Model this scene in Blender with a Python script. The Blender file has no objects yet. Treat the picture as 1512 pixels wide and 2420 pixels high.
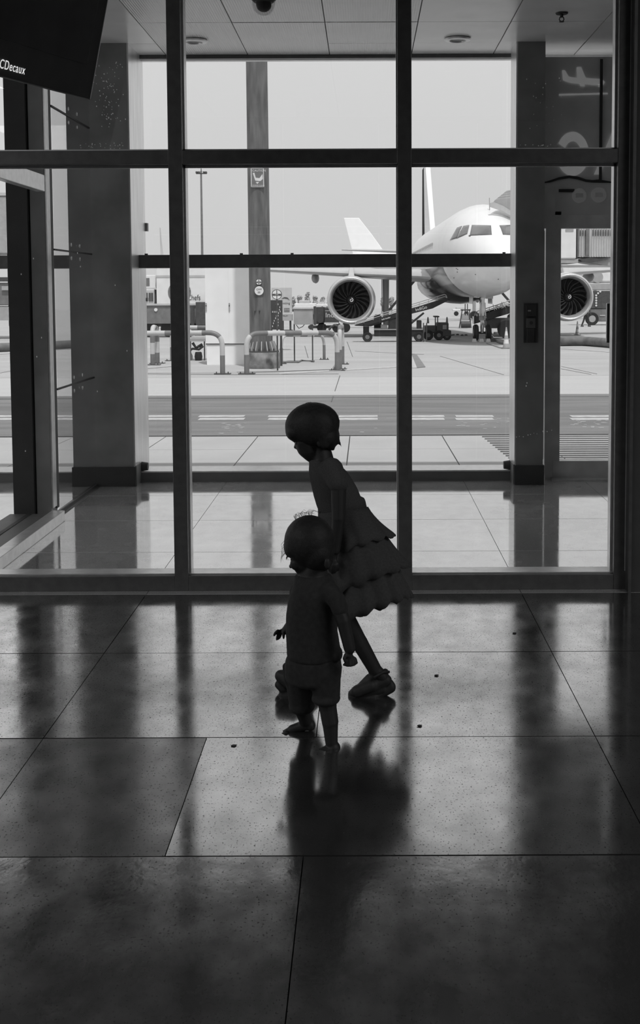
import bpy, bmesh, math, random
from mathutils import Vector as V, Matrix as M
random.seed(7)
S = bpy.context.scene
COL = S.collection
PI = math.pi

# ------------------------------------------------------------------ camera
FPX, PX, PY, TILT, ROLL, EYE = 2750.0, 862.3, 875.4, 0.0698, 0.0041, 1.6
_f = V((0, math.cos(TILT), -math.sin(TILT))); _r = V((1, 0, 0)); _d = _f.cross(_r)
RIGHT = _r*math.cos(ROLL)+_d*math.sin(ROLL)
DOWN = -_r*math.sin(ROLL)+_d*math.cos(ROLL)
cam_d = bpy.data.cameras.new('camera'); cam = bpy.data.objects.new('camera', cam_d); COL.objects.link(cam)
cam_d.sensor_fit = 'HORIZONTAL'; cam_d.sensor_width = 36
cam_d.lens = 36*FPX/1512
cam_d.shift_x = (756-PX)/1512; cam_d.shift_y = (PY-1210)/1512
cam_d.clip_start = .05; cam_d.clip_end = 3000
mw = M.Identity(4)
for i in range(3):
    mw[i][0] = RIGHT[i]; mw[i][1] = -DOWN[i]; mw[i][2] = -_f[i]
mw[2][3] = EYE
cam.matrix_world = mw
S.camera = cam

# ------------------------------------------------------------------ light
w = bpy.data.worlds.new('hazy_sky'); S.world = w; w.use_nodes = True
nt = w.node_tree; bg = nt.nodes['Background']
geo = nt.nodes.new('ShaderNodeTexCoord'); sep = nt.nodes.new('ShaderNodeSeparateXYZ')
rmp = nt.nodes.new('ShaderNodeValToRGB')
nt.links.new(geo.outputs['Generated'], sep.inputs[0]); nt.links.new(sep.outputs[2], rmp.inputs[0])
rmp.color_ramp.elements[0].position = 0.0; rmp.color_ramp.elements[0].color = (.60, .60, .60, 1)
rmp.color_ramp.elements[1].position = .35; rmp.color_ramp.elements[1].color = (.70, .70, .70, 1)
nt.links.new(rmp.outputs[0], bg.inputs[0]); bg.inputs[1].default_value = 1.0
sd = bpy.data.lights.new('sun', 'SUN'); sd.energy = 2.7; sd.angle = math.radians(1.5)
sun = bpy.data.objects.new('sun', sd); COL.objects.link(sun)
sun.rotation_euler = V((-.14, .45, -1)).to_track_quat('-Z', 'Y').to_euler()
sun.location = (0, 0, 60)
# added fill lamps at the hall sides, out of view, lifting the dark surfaces
for lx, ln_ in ((-5.2, 1.3), (4.7, 1.8)):
    ld = bpy.data.lights.new('hall_fill_light', 'AREA'); ld.shape = 'RECTANGLE'; ld.size = ln_; ld.size_y = 6; ld.energy = 100
    lo = bpy.data.objects.new('hall_fill_light', ld); COL.objects.link(lo); lo.location = (lx, .4, 4.15)

vs = S.view_settings
vs.view_transform = 'Standard'; vs.look = 'None'; vs.gamma = 1; vs.use_curve_mapping = False; vs.exposure = .32
cy = S.cycles
cy.use_denoising = True; cy.max_bounces = 10; cy.transparent_max_bounces = 24; cy.diffuse_bounces = 5; cy.glossy_bounces = 6
cy.sample_clamp_indirect = 4

# ------------------------------------------------------------------ projection helpers
def ray(x, y): return RIGHT*((x-PX)/FPX)+DOWN*((y-PY)/FPX)+_f
def P(x, y, Y):
    d = ray(x, y); t = Y/d.y
    return V((d.x*t, Y, EYE+d.z*t))
def F(x, y, z=0.0):
    d = ray(x, y); t = (z-EYE)/d.z
    return V((d.x*t, d.y*t, z))
GS, GA = -.0149, -.15
def gz(Y): return GA+GS*(Y-10)
def G(x, y):
    d = ray(x, y); t = (GA-GS*10-EYE)/(d.z-GS*d.y)
    return V((d.x*t, d.y*t, EYE+d.z*t))

# ------------------------------------------------------------------ materials
MATS = {}
def mat(name, v, rough=.5, metal=0.0, var=.12, scale=8, bump=0.0, bscale=60, spec=.5, rvar=0.0, stretch=None, emit=0, spots=None):
    if name in MATS: return MATS[name]
    m = bpy.data.materials.new(name); m.use_nodes = True; t = m.node_tree; b = t.nodes['Principled BSDF']
    tc = t.nodes.new('ShaderNodeTexCoord'); mp = t.nodes.new('ShaderNodeMapping')
    t.links.new(tc.outputs['Object'], mp.inputs[0])
    if stretch: mp.inputs['Scale'].default_value = stretch
    n = t.nodes.new('ShaderNodeTexNoise'); n.inputs['Scale'].default_value = scale; n.inputs['Detail'].default_value = 6
    t.links.new(mp.outputs[0], n.inputs[0])
    r = t.nodes.new('ShaderNodeValToRGB'); t.links.new(n.outputs[0], r.inputs[0])
    a, c = max(0, v*(1-var)), min(1, v*(1+var))
    r.color_ramp.elements[0].position = .3; r.color_ramp.elements[0].color = (a, a, a, 1)
    r.color_ramp.elements[1].position = .7; r.color_ramp.elements[1].color = (c, c, c, 1)
    out = r.outputs[0]
    if spots:   # (scale, threshold, value): small dark pits
        n3 = t.nodes.new('ShaderNodeTexNoise'); n3.inputs['Scale'].default_value = spots[0]; n3.inputs['Detail'].default_value = 3
        t.links.new(mp.outputs[0], n3.inputs[0])
        r3 = t.nodes.new('ShaderNodeValToRGB'); t.links.new(n3.outputs[0], r3.inputs[0])
        r3.color_ramp.elements[0].position = spots[1]; r3.color_ramp.elements[1].position = spots[1]+.05
        r3.color_ramp.elements[0].color = (spots[2], spots[2], spots[2], 1)
        mx = t.nodes.new('ShaderNodeMix'); mx.data_type = 'RGBA'; mx.blend_type = 'MULTIPLY'; mx.inputs[0].default_value = 1
        t.links.new(out, mx.inputs[6]); t.links.new(r3.outputs[0], mx.inputs[7]); out = mx.outputs[2]
    t.links.new(out, b.inputs['Base Color'])
    b.inputs['Roughness'].default_value = rough; b.inputs['Metallic'].default_value = metal
    b.inputs['Specular IOR Level'].default_value = spec
    if rvar:
        mr = t.nodes.new('ShaderNodeMapRange'); t.links.new(n.outputs[0], mr.inputs[0])
        mr.inputs[1].default_value = .3; mr.inputs[2].default_value = .7
        mr.inputs[3].default_value = max(0, rough-rvar); mr.inputs[4].default_value = rough+rvar
        t.links.new(mr.outputs[0], b.inputs['Roughness'])
    if bump:
        n2 = t.nodes.new('ShaderNodeTexNoise'); n2.inputs['Scale'].default_value = bscale; n2.inputs['Detail'].default_value = 4
        t.links.new(mp.outputs[0], n2.inputs[0])
        bp = t.nodes.new('ShaderNodeBump'); bp.inputs['Strength'].default_value = bump; bp.inputs['Distance'].default_value = .01
        t.links.new(n2.outputs[0], bp.inputs['Height']); t.links.new(bp.outputs[0], b.inputs['Normal'])
    if emit:
        b.inputs['Emission Color'].default_value = (1, 1, 1, 1); b.inputs['Emission Strength'].default_value = emit
    MATS[name] = m
    return m
def glass_mat(name, tint=.97, ior=1.45, rough=0.0):
    m = bpy.data.materials.new(name); m.use_nodes = True; t = m.node_tree; t.nodes.clear()
    o = t.nodes.new('ShaderNodeOutputMaterial'); mx = t.nodes.new('ShaderNodeMixShader')
    tr = t.nodes.new('ShaderNodeBsdfTransparent'); gl = t.nodes.new('ShaderNodeBsdfGlossy')
    fr = t.nodes.new('ShaderNodeFresnel'); ge = t.nodes.new('ShaderNodeNewGeometry'); mr = t.nodes.new('ShaderNodeMapRange')
    mr.inputs[3].default_value = ior; mr.inputs[4].default_value = 1/ior
    t.links.new(ge.outputs['Backfacing'], mr.inputs[0]); t.links.new(mr.outputs[0], fr.inputs[0])
    tr.inputs[0].default_value = (tint, tint, tint, 1); gl.inputs['Roughness'].default_value = rough
    t.links.new(fr.outputs[0], mx.inputs[0]); t.links.new(tr.outputs[0], mx.inputs[1]); t.links.new(gl.outputs[0], mx.inputs[2])
    t.links.new(mx.outputs[0], o.inputs[0]); return m
def cloth_mat(name, v, trans):
    m = bpy.data.materials.new(name); m.use_nodes = True; t = m.node_tree; t.nodes.clear()
    o = t.nodes.new('ShaderNodeOutputMaterial'); mx = t.nodes.new('ShaderNodeMixShader'); mx.inputs[0].default_value = trans
    d = t.nodes.new('ShaderNodeBsdfDiffuse'); tl = t.nodes.new('ShaderNodeBsdfTranslucent')
    n = t.nodes.new('ShaderNodeTexNoise'); n.inputs['Scale'].default_value = 40
    r = t.nodes.new('ShaderNodeValToRGB'); t.links.new(n.outputs[0], r.inputs[0])
    r.color_ramp.elements[0].color = (v*.7,)*3+(1,); r.color_ramp.elements[1].color = (v*1.2,)*3+(1,)
    t.links.new(r.outputs[0], d.inputs[0]); t.links.new(r.outputs[0], tl.inputs[0])
    t.links.new(d.outputs[0], mx.inputs[1]); t.links.new(tl.outputs[0], mx.inputs[2]); t.links.new(mx.outputs[0], o.inputs[0])
    return m
def panel_mat(name, v, along):
    """ceiling tile with fine perforation lines"""
    m = mat(name, v, .28, 0, .05, 3, spec=.6); t = m.node_tree; b = t.nodes['Principled BSDF']
    tc = t.nodes.new('ShaderNodeTexCoord'); wv = t.nodes.new('ShaderNodeTexWave')
    wv.inputs['Scale'].default_value = 18; wv.bands_direction = along
    t.links.new(tc.outputs['Object'], wv.inputs[0])
    bp = t.nodes.new('ShaderNodeBump'); bp.inputs['Strength'].default_value = .6; bp.inputs['Distance'].default_value = .004
    t.links.new(wv.outputs['Fac'], bp.inputs['Height']); t.links.new(bp.outputs[0], b.inputs['Normal'])
    return m
def stone_mat(name, ramp, rough, rvar, bump, diff, pit, mo=(.80, 1.10), st=2.4):
    """polished stone: dark body under a glossy coat whose strength follows the viewing angle, with fine dark pits"""
    m = bpy.data.materials.new(name); m.use_nodes = True; t = m.node_tree; t.nodes.clear(); N = t.nodes.new; K = t.links.new
    o = N('ShaderNodeOutputMaterial'); mx = N('ShaderNodeMixShader'); d = N('ShaderNodeBsdfDiffuse'); g = N('ShaderNodeBsdfGlossy')
    tc = N('ShaderNodeTexCoord'); mp = N('ShaderNodeMapping'); mp.inputs['Scale'].default_value = (1, st, 1); K(tc.outputs['Object'], mp.inputs[0])
    def noise(sc, det, lo_, hi, v0, v1):
        n = N('ShaderNodeTexNoise'); n.inputs['Scale'].default_value = sc; n.inputs['Detail'].default_value = det; K(mp.outputs[0], n.inputs[0])
        r = N('ShaderNodeMapRange'); K(n.outputs[0], r.inputs[0])
        for q, v in zip((1, 2, 3, 4), (lo_, hi, v0, v1)): r.inputs[q].default_value = v
        return r.outputs[0], n.outputs[0]
    lw = N('ShaderNodeLayerWeight'); lw.inputs[0].default_value = .5
    rp = N('ShaderNodeValToRGB'); K(lw.outputs['Facing'], rp.inputs[0]); e = rp.color_ramp.elements
    e[0].position, e[1].position = ramp[0][0], ramp[-1][0]
    e[0].color = (ramp[0][1],)*3+(1,); e[1].color = (ramp[-1][1],)*3+(1,)
    for p, v in ramp[1:-1]:
        q = e.new(p); q.color = (v, v, v, 1)
    mott, _ = noise(9, 8, .32, .68, mo[0], mo[1]); pits, _ = noise(150, 2, .325, .37, pit, 1); cloud, _ = noise(1.1, 3, .35, .65, .92, 1.05)
    def mul(a, c):
        n = N('ShaderNodeMath'); n.operation = 'MULTIPLY'; K(a, n.inputs[0]); K(c, n.inputs[1]); return n.outputs[0]
    f = mul(mul(mul(rp.outputs[0], mott), pits), cloud); K(f, mx.inputs[0])
    rg, _ = noise(7, 5, .3, .7, rough-rvar, rough+rvar); K(rg, g.inputs['Roughness']); g.inputs[0].default_value = (.97, .97, .97, 1)
    n2 = N('ShaderNodeTexNoise'); n2.inputs['Scale'].default_value = 26; n2.inputs['Detail'].default_value = 3; K(mp.outputs[0], n2.inputs[0])
    bp = N('ShaderNodeBump'); bp.inputs['Strength'].default_value = bump; bp.inputs['Distance'].default_value = .01; K(n2.outputs[0], bp.inputs['Height'])
    K(bp.outputs[0], g.inputs['Normal'])
    d.inputs[0].default_value = (diff, diff, diff, 1)
    K(d.outputs[0], mx.inputs[1]); K(g.outputs[0], mx.inputs[2]); K(mx.outputs[0], o.inputs[0]); return m
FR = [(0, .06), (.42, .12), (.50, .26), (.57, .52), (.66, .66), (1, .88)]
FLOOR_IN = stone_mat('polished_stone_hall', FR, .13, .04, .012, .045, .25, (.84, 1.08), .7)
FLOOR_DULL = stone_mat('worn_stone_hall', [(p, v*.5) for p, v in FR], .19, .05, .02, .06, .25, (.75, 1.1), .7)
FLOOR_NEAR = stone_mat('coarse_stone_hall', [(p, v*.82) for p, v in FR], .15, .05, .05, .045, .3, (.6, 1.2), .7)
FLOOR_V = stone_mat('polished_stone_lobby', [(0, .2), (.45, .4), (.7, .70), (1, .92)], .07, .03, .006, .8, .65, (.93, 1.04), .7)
GROUT = mat('dark_grout', .015, .9)
FRAME = mat('dark_anodised_frame', .13, .38, .3, .15, 20)
FRAME_L = mat('pale_anodised_trim', .8, .3, .5, .1, 20)
BLACK = mat('matt_black', .055, .6)
SCREEN = mat('black_screen', .05, .25)
HALLWALL = mat('dark_hall_wall', .075, .8)
COLM = mat('grey_column_cladding', .27, .5, 0, .2, 4)
COLL = mat('pale_column_reveal', .85, .3, .65, .12, 6, stretch=(3, 3, .4))
DOORM = mat('grey_door_metal', .85, .45, 0, .15, 6)
PANELM = mat('grey_transom_panel', .8, .5, 0, .12, 4)
CEILT = panel_mat('perforated_ceiling_tile', .92, 'X')
CEILP = mat('plain_ceiling_tile', .93, .25, 0, .05, 4, spec=.6)
WHITE = mat('white_paint', .70, .4, 0, .05, 3)
WHITE2 = mat('off_white_paint', .46, .5, 0, .08, 3)
LGREY = mat('light_grey_paint', .34, .5, 0, .1, 4)
MGREY = mat('mid_grey_paint', .16, .5, 0, .15, 5)
DGREY = mat('dark_grey_paint', .06, .5, 0, .2, 6)
INDIGO = mat('dark_blue_gloss_paint', .03, .16, 0, .2, 2, spec=.3)
RUDDER = mat('dark_blue_matt_paint', .06, .8, 0, .1, 2, spec=0)
BRIGHT = mat('bright_white_paint', .9, .4, 0, .03, 2)
RUBBER = mat('black_rubber', .015, .7)
CHROME = mat('bright_metal', .6, .25, .9, .1, 5)
LIP = mat('engine_lip_metal', .62, .28, .6, .08, 3)
FAN = mat('fan_blade_metal', .05, .35, .2, .3, 5, spec=.4)
STEELP = mat('weathered_steel_pole', .125, .55, .2, .35, 3, .1, 20, stretch=(3, 3, .5))
CONC = mat('rough_concrete_block', .18, .9, 0, .5, 5, .5, 20)
APRON = mat('pale_apron_concrete', .36, .85, 0, .10, .35, .1, 8, stretch=(.6, 2, 1))
STRIP = mat('white_kerb_strip', .41, .8, 0, .05, .6, stretch=(.4, 3, 1))
ROAD = mat('grey_asphalt', .155, .85, 0, .22, .9, .1, 20, stretch=(.5, 3, 1))
SLAB = mat('pavement_slab', .37, .8, 0, .07, 1.2)
PAINTW = mat('white_road_paint', .42, .8, 0, .2, 9)
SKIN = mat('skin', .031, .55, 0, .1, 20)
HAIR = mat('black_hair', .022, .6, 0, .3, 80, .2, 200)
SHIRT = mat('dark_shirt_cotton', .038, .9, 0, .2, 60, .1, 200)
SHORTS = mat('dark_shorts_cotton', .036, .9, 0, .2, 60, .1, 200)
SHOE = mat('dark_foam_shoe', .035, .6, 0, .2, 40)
EYEM = mat('eye', .02, .1)
DRESS = cloth_mat('dark_thin_dress_fabric', .155, .35)
LEAF = mat('haze_paled_leaves', .36, .9, 0, .3, 1)  # leaf colour lightened to imitate haze over the distance
GLASS = glass_mat('window_glass', .975)
CLEARD = glass_mat('clear_dome', .8)
CPIT = mat('cockpit_glass', .16, .08, 0, .25, 1.2)
PRINTGLOW = mat('sign_reflection_glow_and_print', .75, .6, 0, .1, 6, emit=.08)  # glow stands in for a sign reflected in glass; also plain loader lettering
PRINTGLOW2 = mat('faint_reflection_glow_and_print', .42, .6, 0, .1, 6, emit=.03)  # weaker glow for the reflected round symbols; also the call point label
TXTW = mat('white_lettering', .62, .5)
TXTL = mat('backlit_white_lettering', .8, .5, emit=.55)
TXTD = mat('dark_lettering', .06, .5)
SPECK = cloth_mat('dried_water_speck', 1.1, .85)
LAMPG = mat('lamp_diffuser', .8, .4)

# ------------------------------------------------------------------ mesh helpers
def quad(b, pts):
    vs_ = [b.verts.new(p) for p in pts]; return b.faces.new(vs_)
def hexa(b, p):   # 8 points: bottom 4 ccw, top 4 ccw
    v = [b.verts.new(q) for q in p]
    for f in ((3, 2, 1, 0), (4, 5, 6, 7), (0, 1, 5, 4), (1, 2, 6, 5), (2, 3, 7, 6), (3, 0, 4, 7)):
        b.faces.new([v[i] for i in f])
def box(b, x0, x1, y0, y1, z0, z1):
    if x0 > x1: x0, x1 = x1, x0
    if y0 > y1: y0, y1 = y1, y0
    if z0 > z1: z0, z1 = z1, z0
    hexa(b, [V(q) for q in ((x0,y0,z0),(x1,y0,z0),(x1,y1,z0),(x0,y1,z0),(x0,y0,z1),(x1,y0,z1),(x1,y1,z1),(x0,y1,z1))])
def pbox(b, x0, y0, x1, y1, Y, d):
    """box whose front face fills the pixel rectangle at depth Y and goes d metres back"""
    p, q = P(x0, y1, Y), P(x1, y0, Y)
    box(b, p.x, q.x, Y, Y+d, p.z, q.z)
def basis(d):
    d = d.normalized(); a = V((0, 0, 1)) if abs(d.z) < .9 else V((1, 0, 0))
    u = d.cross(a).normalized(); return u, d.cross(u).normalized()
def loft(b, rings, cap=True, close=False):
    vr = [[b.verts.new(p) for p in r] for r in rings]; n = len(rings[0]); k = len(vr); fs = []
    for i in range(k if close else k-1):
        A, B = vr[i], vr[(i+1) % k]
        row = []
        for j in range(n): row.append(b.faces.new((A[j], A[(j+1) % n], B[(j+1) % n], B[j])))
        fs.append(row)
    if cap and not close:
        b.faces.new(vr[0][::-1]); b.faces.new(vr[-1])
    return fs
def ring(c, u, v, ru, rv, n):
    return [c+u*(ru*math.cos(2*PI*i/n))+v*(rv*math.sin(2*PI*i/n)) for i in range(n)]
def cyl(b, p0, p1, r0, r1=None, n=16):
    p0, p1 = V(p0), V(p1); u, v = basis(p1-p0); r1 = r0 if r1 is None else r1
    loft(b, [ring(p0, u, v, r0, r0, n), ring(p1, u, v, r1, r1, n)])
def tube(b, path, r, n=10):
    path = [V(p) for p in path]; rings = []; u = None
    for i, p in enumerate(path):
        d = (path[min(i+1, len(path)-1)]-path[max(i-1, 0)]).normalized()
        if u is None: u, v = basis(d)
        else:
            u = (u-d*u.dot(d)).normalized(); v = d.cross(u)
        rr = r[i] if isinstance(r, (list, tuple)) else r
        rings.append(ring(p, u, v, rr, rr, n))
    return loft(b, rings)
def lathe(b, prof, c, ax, n=32, close=False, cap=True):
    """prof: list of (radius, along)"""
    c, ax = V(c), V(ax).normalized(); u, v = basis(ax)
    loft(b, [ring(c+ax*a, u, v, max(r, 1e-4), max(r, 1e-4), n) for r, a in prof], cap and not close, close)
def ball(b, c, r, mx=None, seg=14):
    if not isinstance(r, (tuple, list)): r = (r, r, r)
    m = M.Translation(V(c)) @ (mx.to_4x4() if mx else M.Identity(4)) @ M.Diagonal((*r, 1))
    bmesh.ops.create_uvsphere(b, u_segments=seg, v_segments=max(6, seg*2//3), radius=1, matrix=m)
def prism(b, pts, d):
    """polygon (3-D points) extruded by vector d"""
    a = [b.verts.new(V(p)) for p in pts]; c = [b.verts.new(V(p)+V(d)) for p in pts]; n = len(a)
    b.faces.new(a[::-1]); b.faces.new(c)
    for i in range(n): b.faces.new((a[i], a[(i+1) % n], c[(i+1) % n], c[i]))
def fillet(pts, r, k=6):
    out = [V(pts[0])]
    for i in range(1, len(pts)-1):
        p, a, c = V(pts[i]), V(pts[i-1]), V(pts[i+1])
        da, dc = (a-p).normalized(), (c-p).normalized(); s, e = p+da*r, p+dc*r
        for j in range(k+1):
            t = j/k; out.append(s*(1-t)**2+p*2*t*(1-t)+e*t*t)
    out.append(V(pts[-1])); return out
def new(): return bmesh.new()
def obj(name, b, m, parent=None, smooth=False, bevel=0.0):
    me = bpy.data.meshes.new(name)
    bmesh.ops.recalc_face_normals(b, faces=b.faces)
    b.to_mesh(me); b.free()
    o = bpy.data.objects.new(name, me); COL.objects.link(o)
    for x in (m if isinstance(m, list) else [m]): me.materials.append(x)
    if smooth:
        me.polygons.foreach_set('use_smooth', [True]*len(me.polygons))
        if smooth == 'auto' and hasattr(me, 'set_sharp_from_angle'): me.set_sharp_from_angle(angle=math.radians(35))
    if bevel:
        bv = o.modifiers.new('b', 'BEVEL'); bv.width = bevel; bv.segments = 2; bv.limit_method = 'ANGLE'
    if parent:
        o.parent = parent; o.matrix_parent_inverse = parent.matrix_world.inverted()
    return o
def tag(o, label=None, cat=None, group=None, kind=None):
    if label: o['label'] = label
    if cat: o['category'] = cat
    if group: o['group'] = group
    if kind: o['kind'] = kind
    return o
def thing(name, loc, label, cat, group=None, kind=None):
    o = bpy.data.objects.new(name, None); COL.objects.link(o); o.location = loc
    o.matrix_world = M.Translation(V(loc)); o.empty_display_size = .1
    return tag(o, label, cat, group, kind)
def struct(name, loc=(0, 0, 0), label=None): return thing(name, loc, label, None, None, 'structure')
def bx(name, m, parent, *a, bevel=0.0):
    b = new(); box(b, *a); return obj(name, b, m, parent, bevel=bevel)
def pb(name, m, parent, *a, bevel=0.0):
    b = new(); pbox(b, *a); return obj(name, b, m, parent, bevel=bevel)
def text(s, h, loc, m, parent, name='lettering', rot=None, align='LEFT', sx=1.0, bold=0.0, ext=.0015, gap=1.0):
    c = bpy.data.curves.new('t', 'FONT'); c.body = s; c.size = h*1.38; c.align_x = align; c.extrude = ext; c.offset = bold; c.space_character = gap
    o = bpy.data.objects.new('t', c); COL.objects.link(o)
    dg = bpy.context.evaluated_depsgraph_get(); me = bpy.data.meshes.new_from_object(o.evaluated_get(dg))
    bpy.data.objects.remove(o); bpy.data.curves.remove(c)
    mm = M.Translation(V(loc)) @ (rot.to_4x4() if rot else M.Rotation(PI/2, 4, 'X')) @ M.Diagonal((sx, 1, 1, 1))
    me.transform(mm); me.materials.clear(); me.materials.append(m); me.name = name
    o = bpy.data.objects.new(name, me); COL.objects.link(o)
    if parent: o.parent = parent; o.matrix_parent_inverse = parent.matrix_world.inverted()
    return o
def disc(b, c, r, d=.01, n=24): cyl(b, V(c), V(c)+V((0, d, 0)), r, r, n)

#PART2
# ================================================================== SETTING
YN, DN = 6.10, .14          # near frame front face, depth
YG = 9.92                   # glass line of the far facade
YC = 9.42                   # front of the facade columns
ZC = 3.56                   # lobby ceiling
# ---- floor: slab with stone tiles
fl = struct('floor')
bx('grout_bed', GROUT, fl, -6, 6, -6, YG+.25, -.25, -.012)
XJ = [-5.16, -4.16, -3.16, -2.16, -1.157, -.18, .818, 1.82, 2.82, 3.82]
YJ = [-1.0, 0.2, 1.2, 2.2, 3.19, 4.065, 5.04, 6.03, 7.02, 8.0, 8.98, 9.93]
for j in range(len(YJ)-1):
    xs = list(XJ)
    if j == 4: xs = [-5.16, -4.16, -3.16, -2.16, -1.157, -.572, .818, 1.82, 2.82, 3.82]
    for i in range(len(xs)-1):
        if xs[i+1] < -4 or xs[i] > 3.5: continue
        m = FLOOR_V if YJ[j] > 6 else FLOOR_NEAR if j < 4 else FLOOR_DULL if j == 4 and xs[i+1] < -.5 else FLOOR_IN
        g = .0016
        dz = random.uniform(-.0006, .0006) if j < 7 else 0
        b = new(); box(b, xs[i]+g, xs[i+1]-g, YJ[j]+.0032, YJ[j+1]-.0032, -.03, 0+dz)
        obj('stone_tile', b, m, fl)
# small scraps on the floor
for (x, y, la) in ((1215, 1497, 'dark litter scrap on the floor nearest the window frame, right of the middle mullion'), (1031, 1597, 'dark litter scrap on the floor right of the taller child\'s rear shoe'), (991, 1716, 'lowest dark litter scrap on the floor, right of the children'), (552, 1763, 'thin dark scrap in the floor joint left of the toddler\'s foot')):
    b = new(); c = F(x, y); prism(b, [c+V((-.009, -.003, .001)), c+V((.003, -.008, .001)), c+V((.010, .003, .001)), c+V((-.002, .006, .001))], (0, 0, .003))
    tag(obj('floor_scrap', b, BLACK), la, 'litter', 'tiny scraps on the floor')

# ---- hall shell
bx('wall_back', HALLWALL, None, -6.2, 6.2, -6.2, -6, -.2, 4.4)['kind'] = 'structure'
bx('wall_left', HALLWALL, None, -6.2, -6, -6, YN, -.2, 4.4)['kind'] = 'structure'
xr = P(1486, 700, YN).x
bx('wall_right', HALLWALL, None, xr+.012, 6.2, YN-.06, YN+.3, -.2, 4.4)['kind'] = 'structure'
bx('wall_east', HALLWALL, None, 6, 6.2, -6, YN, -.2, 4.4)['kind'] = 'structure'
bx('trim_1', FRAME, None, xr-.004, xr+.012, YN-.075, YN+.02, 0, 4.2)['kind'] = 'structure'
bx('ceiling_hall', HALLWALL, None, -6.2, 6.2, -6.2, YN+.3, 4.2, 4.4)['kind'] = 'structure'
bx('wall_above', HALLWALL, None, -6, xr, YN+.14, YN+.3, 3.5, 4.2)['kind'] = 'structure'

# ---- near glazed partition  (window_1)
w1 = struct('window_1')
xl0, xl1 = P(393, 100, YN).x, P(430, 100, YN).x
ml0, ml1 = P(402, 700, YN).x, P(435, 700, YN).x
mr0, mr1 = P(940, 700, YN).x, P(973, 700, YN).x
jr0, jr1 = P(1457, 700, YN).x, xr
zr0, zr1 = P(700, 387, YN).z, P(700, 354, YN).z
zb = P(700, 1360, YN).z
def fbar(name, x0, x1, z0, z1, y0=YN, y1=YN+DN, m=FRAME, bev=.003): return bx(name, m, w1, x0, x1, y0, y1, z0, z1, bevel=bev)
ml = fbar('mullion', ml0, ml1, 0, 4.2)
mr = fbar('mullion', mr0, mr1, 0, 4.2)
jb = fbar('jamb', jr0, jr1, 0, 4.2)
bx('bright_edge_strip', FRAME_L, jb, jr1-.008, jr1-.003, YN-.004, YN+.001, 0.1, 4.2)
for (a, c) in ((-5.9, ml0), (ml1, mr0), (mr1, jr0)):
    fbar('transom', a, c, zr0, zr1)
    fbar('bottom_rail', a, c, 0, zb)
    # pale inner beads at the glass line: pale faces seen beyond the frame
    bx('glazing_bead', FRAME_L, w1, a, c, YN+.03, YN+DN+.006, zb-.004, zb+.006)
    bx('glazing_bead', FRAME_L, w1, a, c, YN+.055, YN+.068, zr0-.014, zr0+.001)
    bx('glazing_bead', FRAME_L, w1, a, c, YN+.055, YN+.068, zr1-.001, zr1+.012)
    bx('glass_pane', GLASS, w1, a, c, YN+.07, YN+.078, zb, zr0)
    bx('glass_pane', GLASS, w1, a, c, YN+.07, YN+.078, zr1, 4.2)
bx('glazing_bead', FRAME_L, w1, ml1-.002, ml1+.008, YN+.055, YN+.136, zb, 4.2)
bx('glazing_bead', FRAME_L, w1, jr0-.010, jr0+.002, YN+.055, YN+.12, zb, 4.2)
bx('glazing_bead', FRAME_L, w1, mr0-.006, mr0+.001, YN+.06, YN+.1, zb, 4.2)
# dried splashes on the glass
b = new(); rs = random.Random(3)
for k in range(150):
    if k < 80: x, y = rs.gauss(258, 16), rs.uniform(145, 300)
    elif k < 105: x, y = rs.uniform(180, 300), 338+rs.uniform(-3, 14)
    elif k < 125: x, y = rs.uniform(1235, 1330), rs.uniform(170, 320)
    elif k < 138: x, y = rs.uniform(1225, 1310), 344+rs.uniform(-3, 2)
    else: x, y = rs.uniform(1220, 1310), 0
    if k >= 138: y = 1034-(x-1220)*.22+rs.uniform(-2, 2)
    c = P(x, y, YN+.069); r = rs.uniform(.0012, .0024)
    box(b, c.x-r, c.x+r, c.y-.0006, c.y, c.z-r*rs.uniform(.8, 2), c.z+r)
for (x, y) in ((183, 598), (190, 630), (79, 611), (50, 648), (272, 674), (300, 829), (87, 843), (98, 798), (1245, 905), (1243, 912), (60, 1066), (230, 925)):
    c = P(x, y, YN+.069); box(b, c.x-.002, c.x+.002, c.y-.0006, c.y, c.z-.004, c.z+.004)
sp = obj('water_speck', b, SPECK, w1); sp['kind'] = 'stuff'

# ---- lobby ceiling of square tiles
ce = struct('ceiling')
bx('backing', DGREY, ce, -4, 3, YN+.3, YG+.2, ZC+.015, ZC+.05)
CX = [P(393+193*(k-1), 140, YG).x for k in range(-1, 8)]
CYJ = [YN+.3, 6.52, 7.25, 7.985, 8.72, 9.456, YG+.05]
for i in range(len(CX)-1):
    for j in range(len(CYJ)-1):
        perf = not (i in (0, 1, 5, 6, 7) and j >= 4) and 1 < i < 5
        b = new(); g = .004; dz = random.uniform(-.002, .002)
        box(b, CX[i]+g, CX[i+1]-g, CYJ[j]+g, CYJ[j+1]-g, ZC+dz, ZC+.012+dz)
        obj('ceiling_tile', b, CEILT if perf else CEILP, ce)
bx('edge_trim', FRAME_L, ce, -4, 3, YG+.05, YG+.12, ZC-.03, ZC+.05)
bx('roof_slab', HALLWALL, ce, -7, 7, YN+.3, YG+.2, ZC+.05, ZC+.2)

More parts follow.
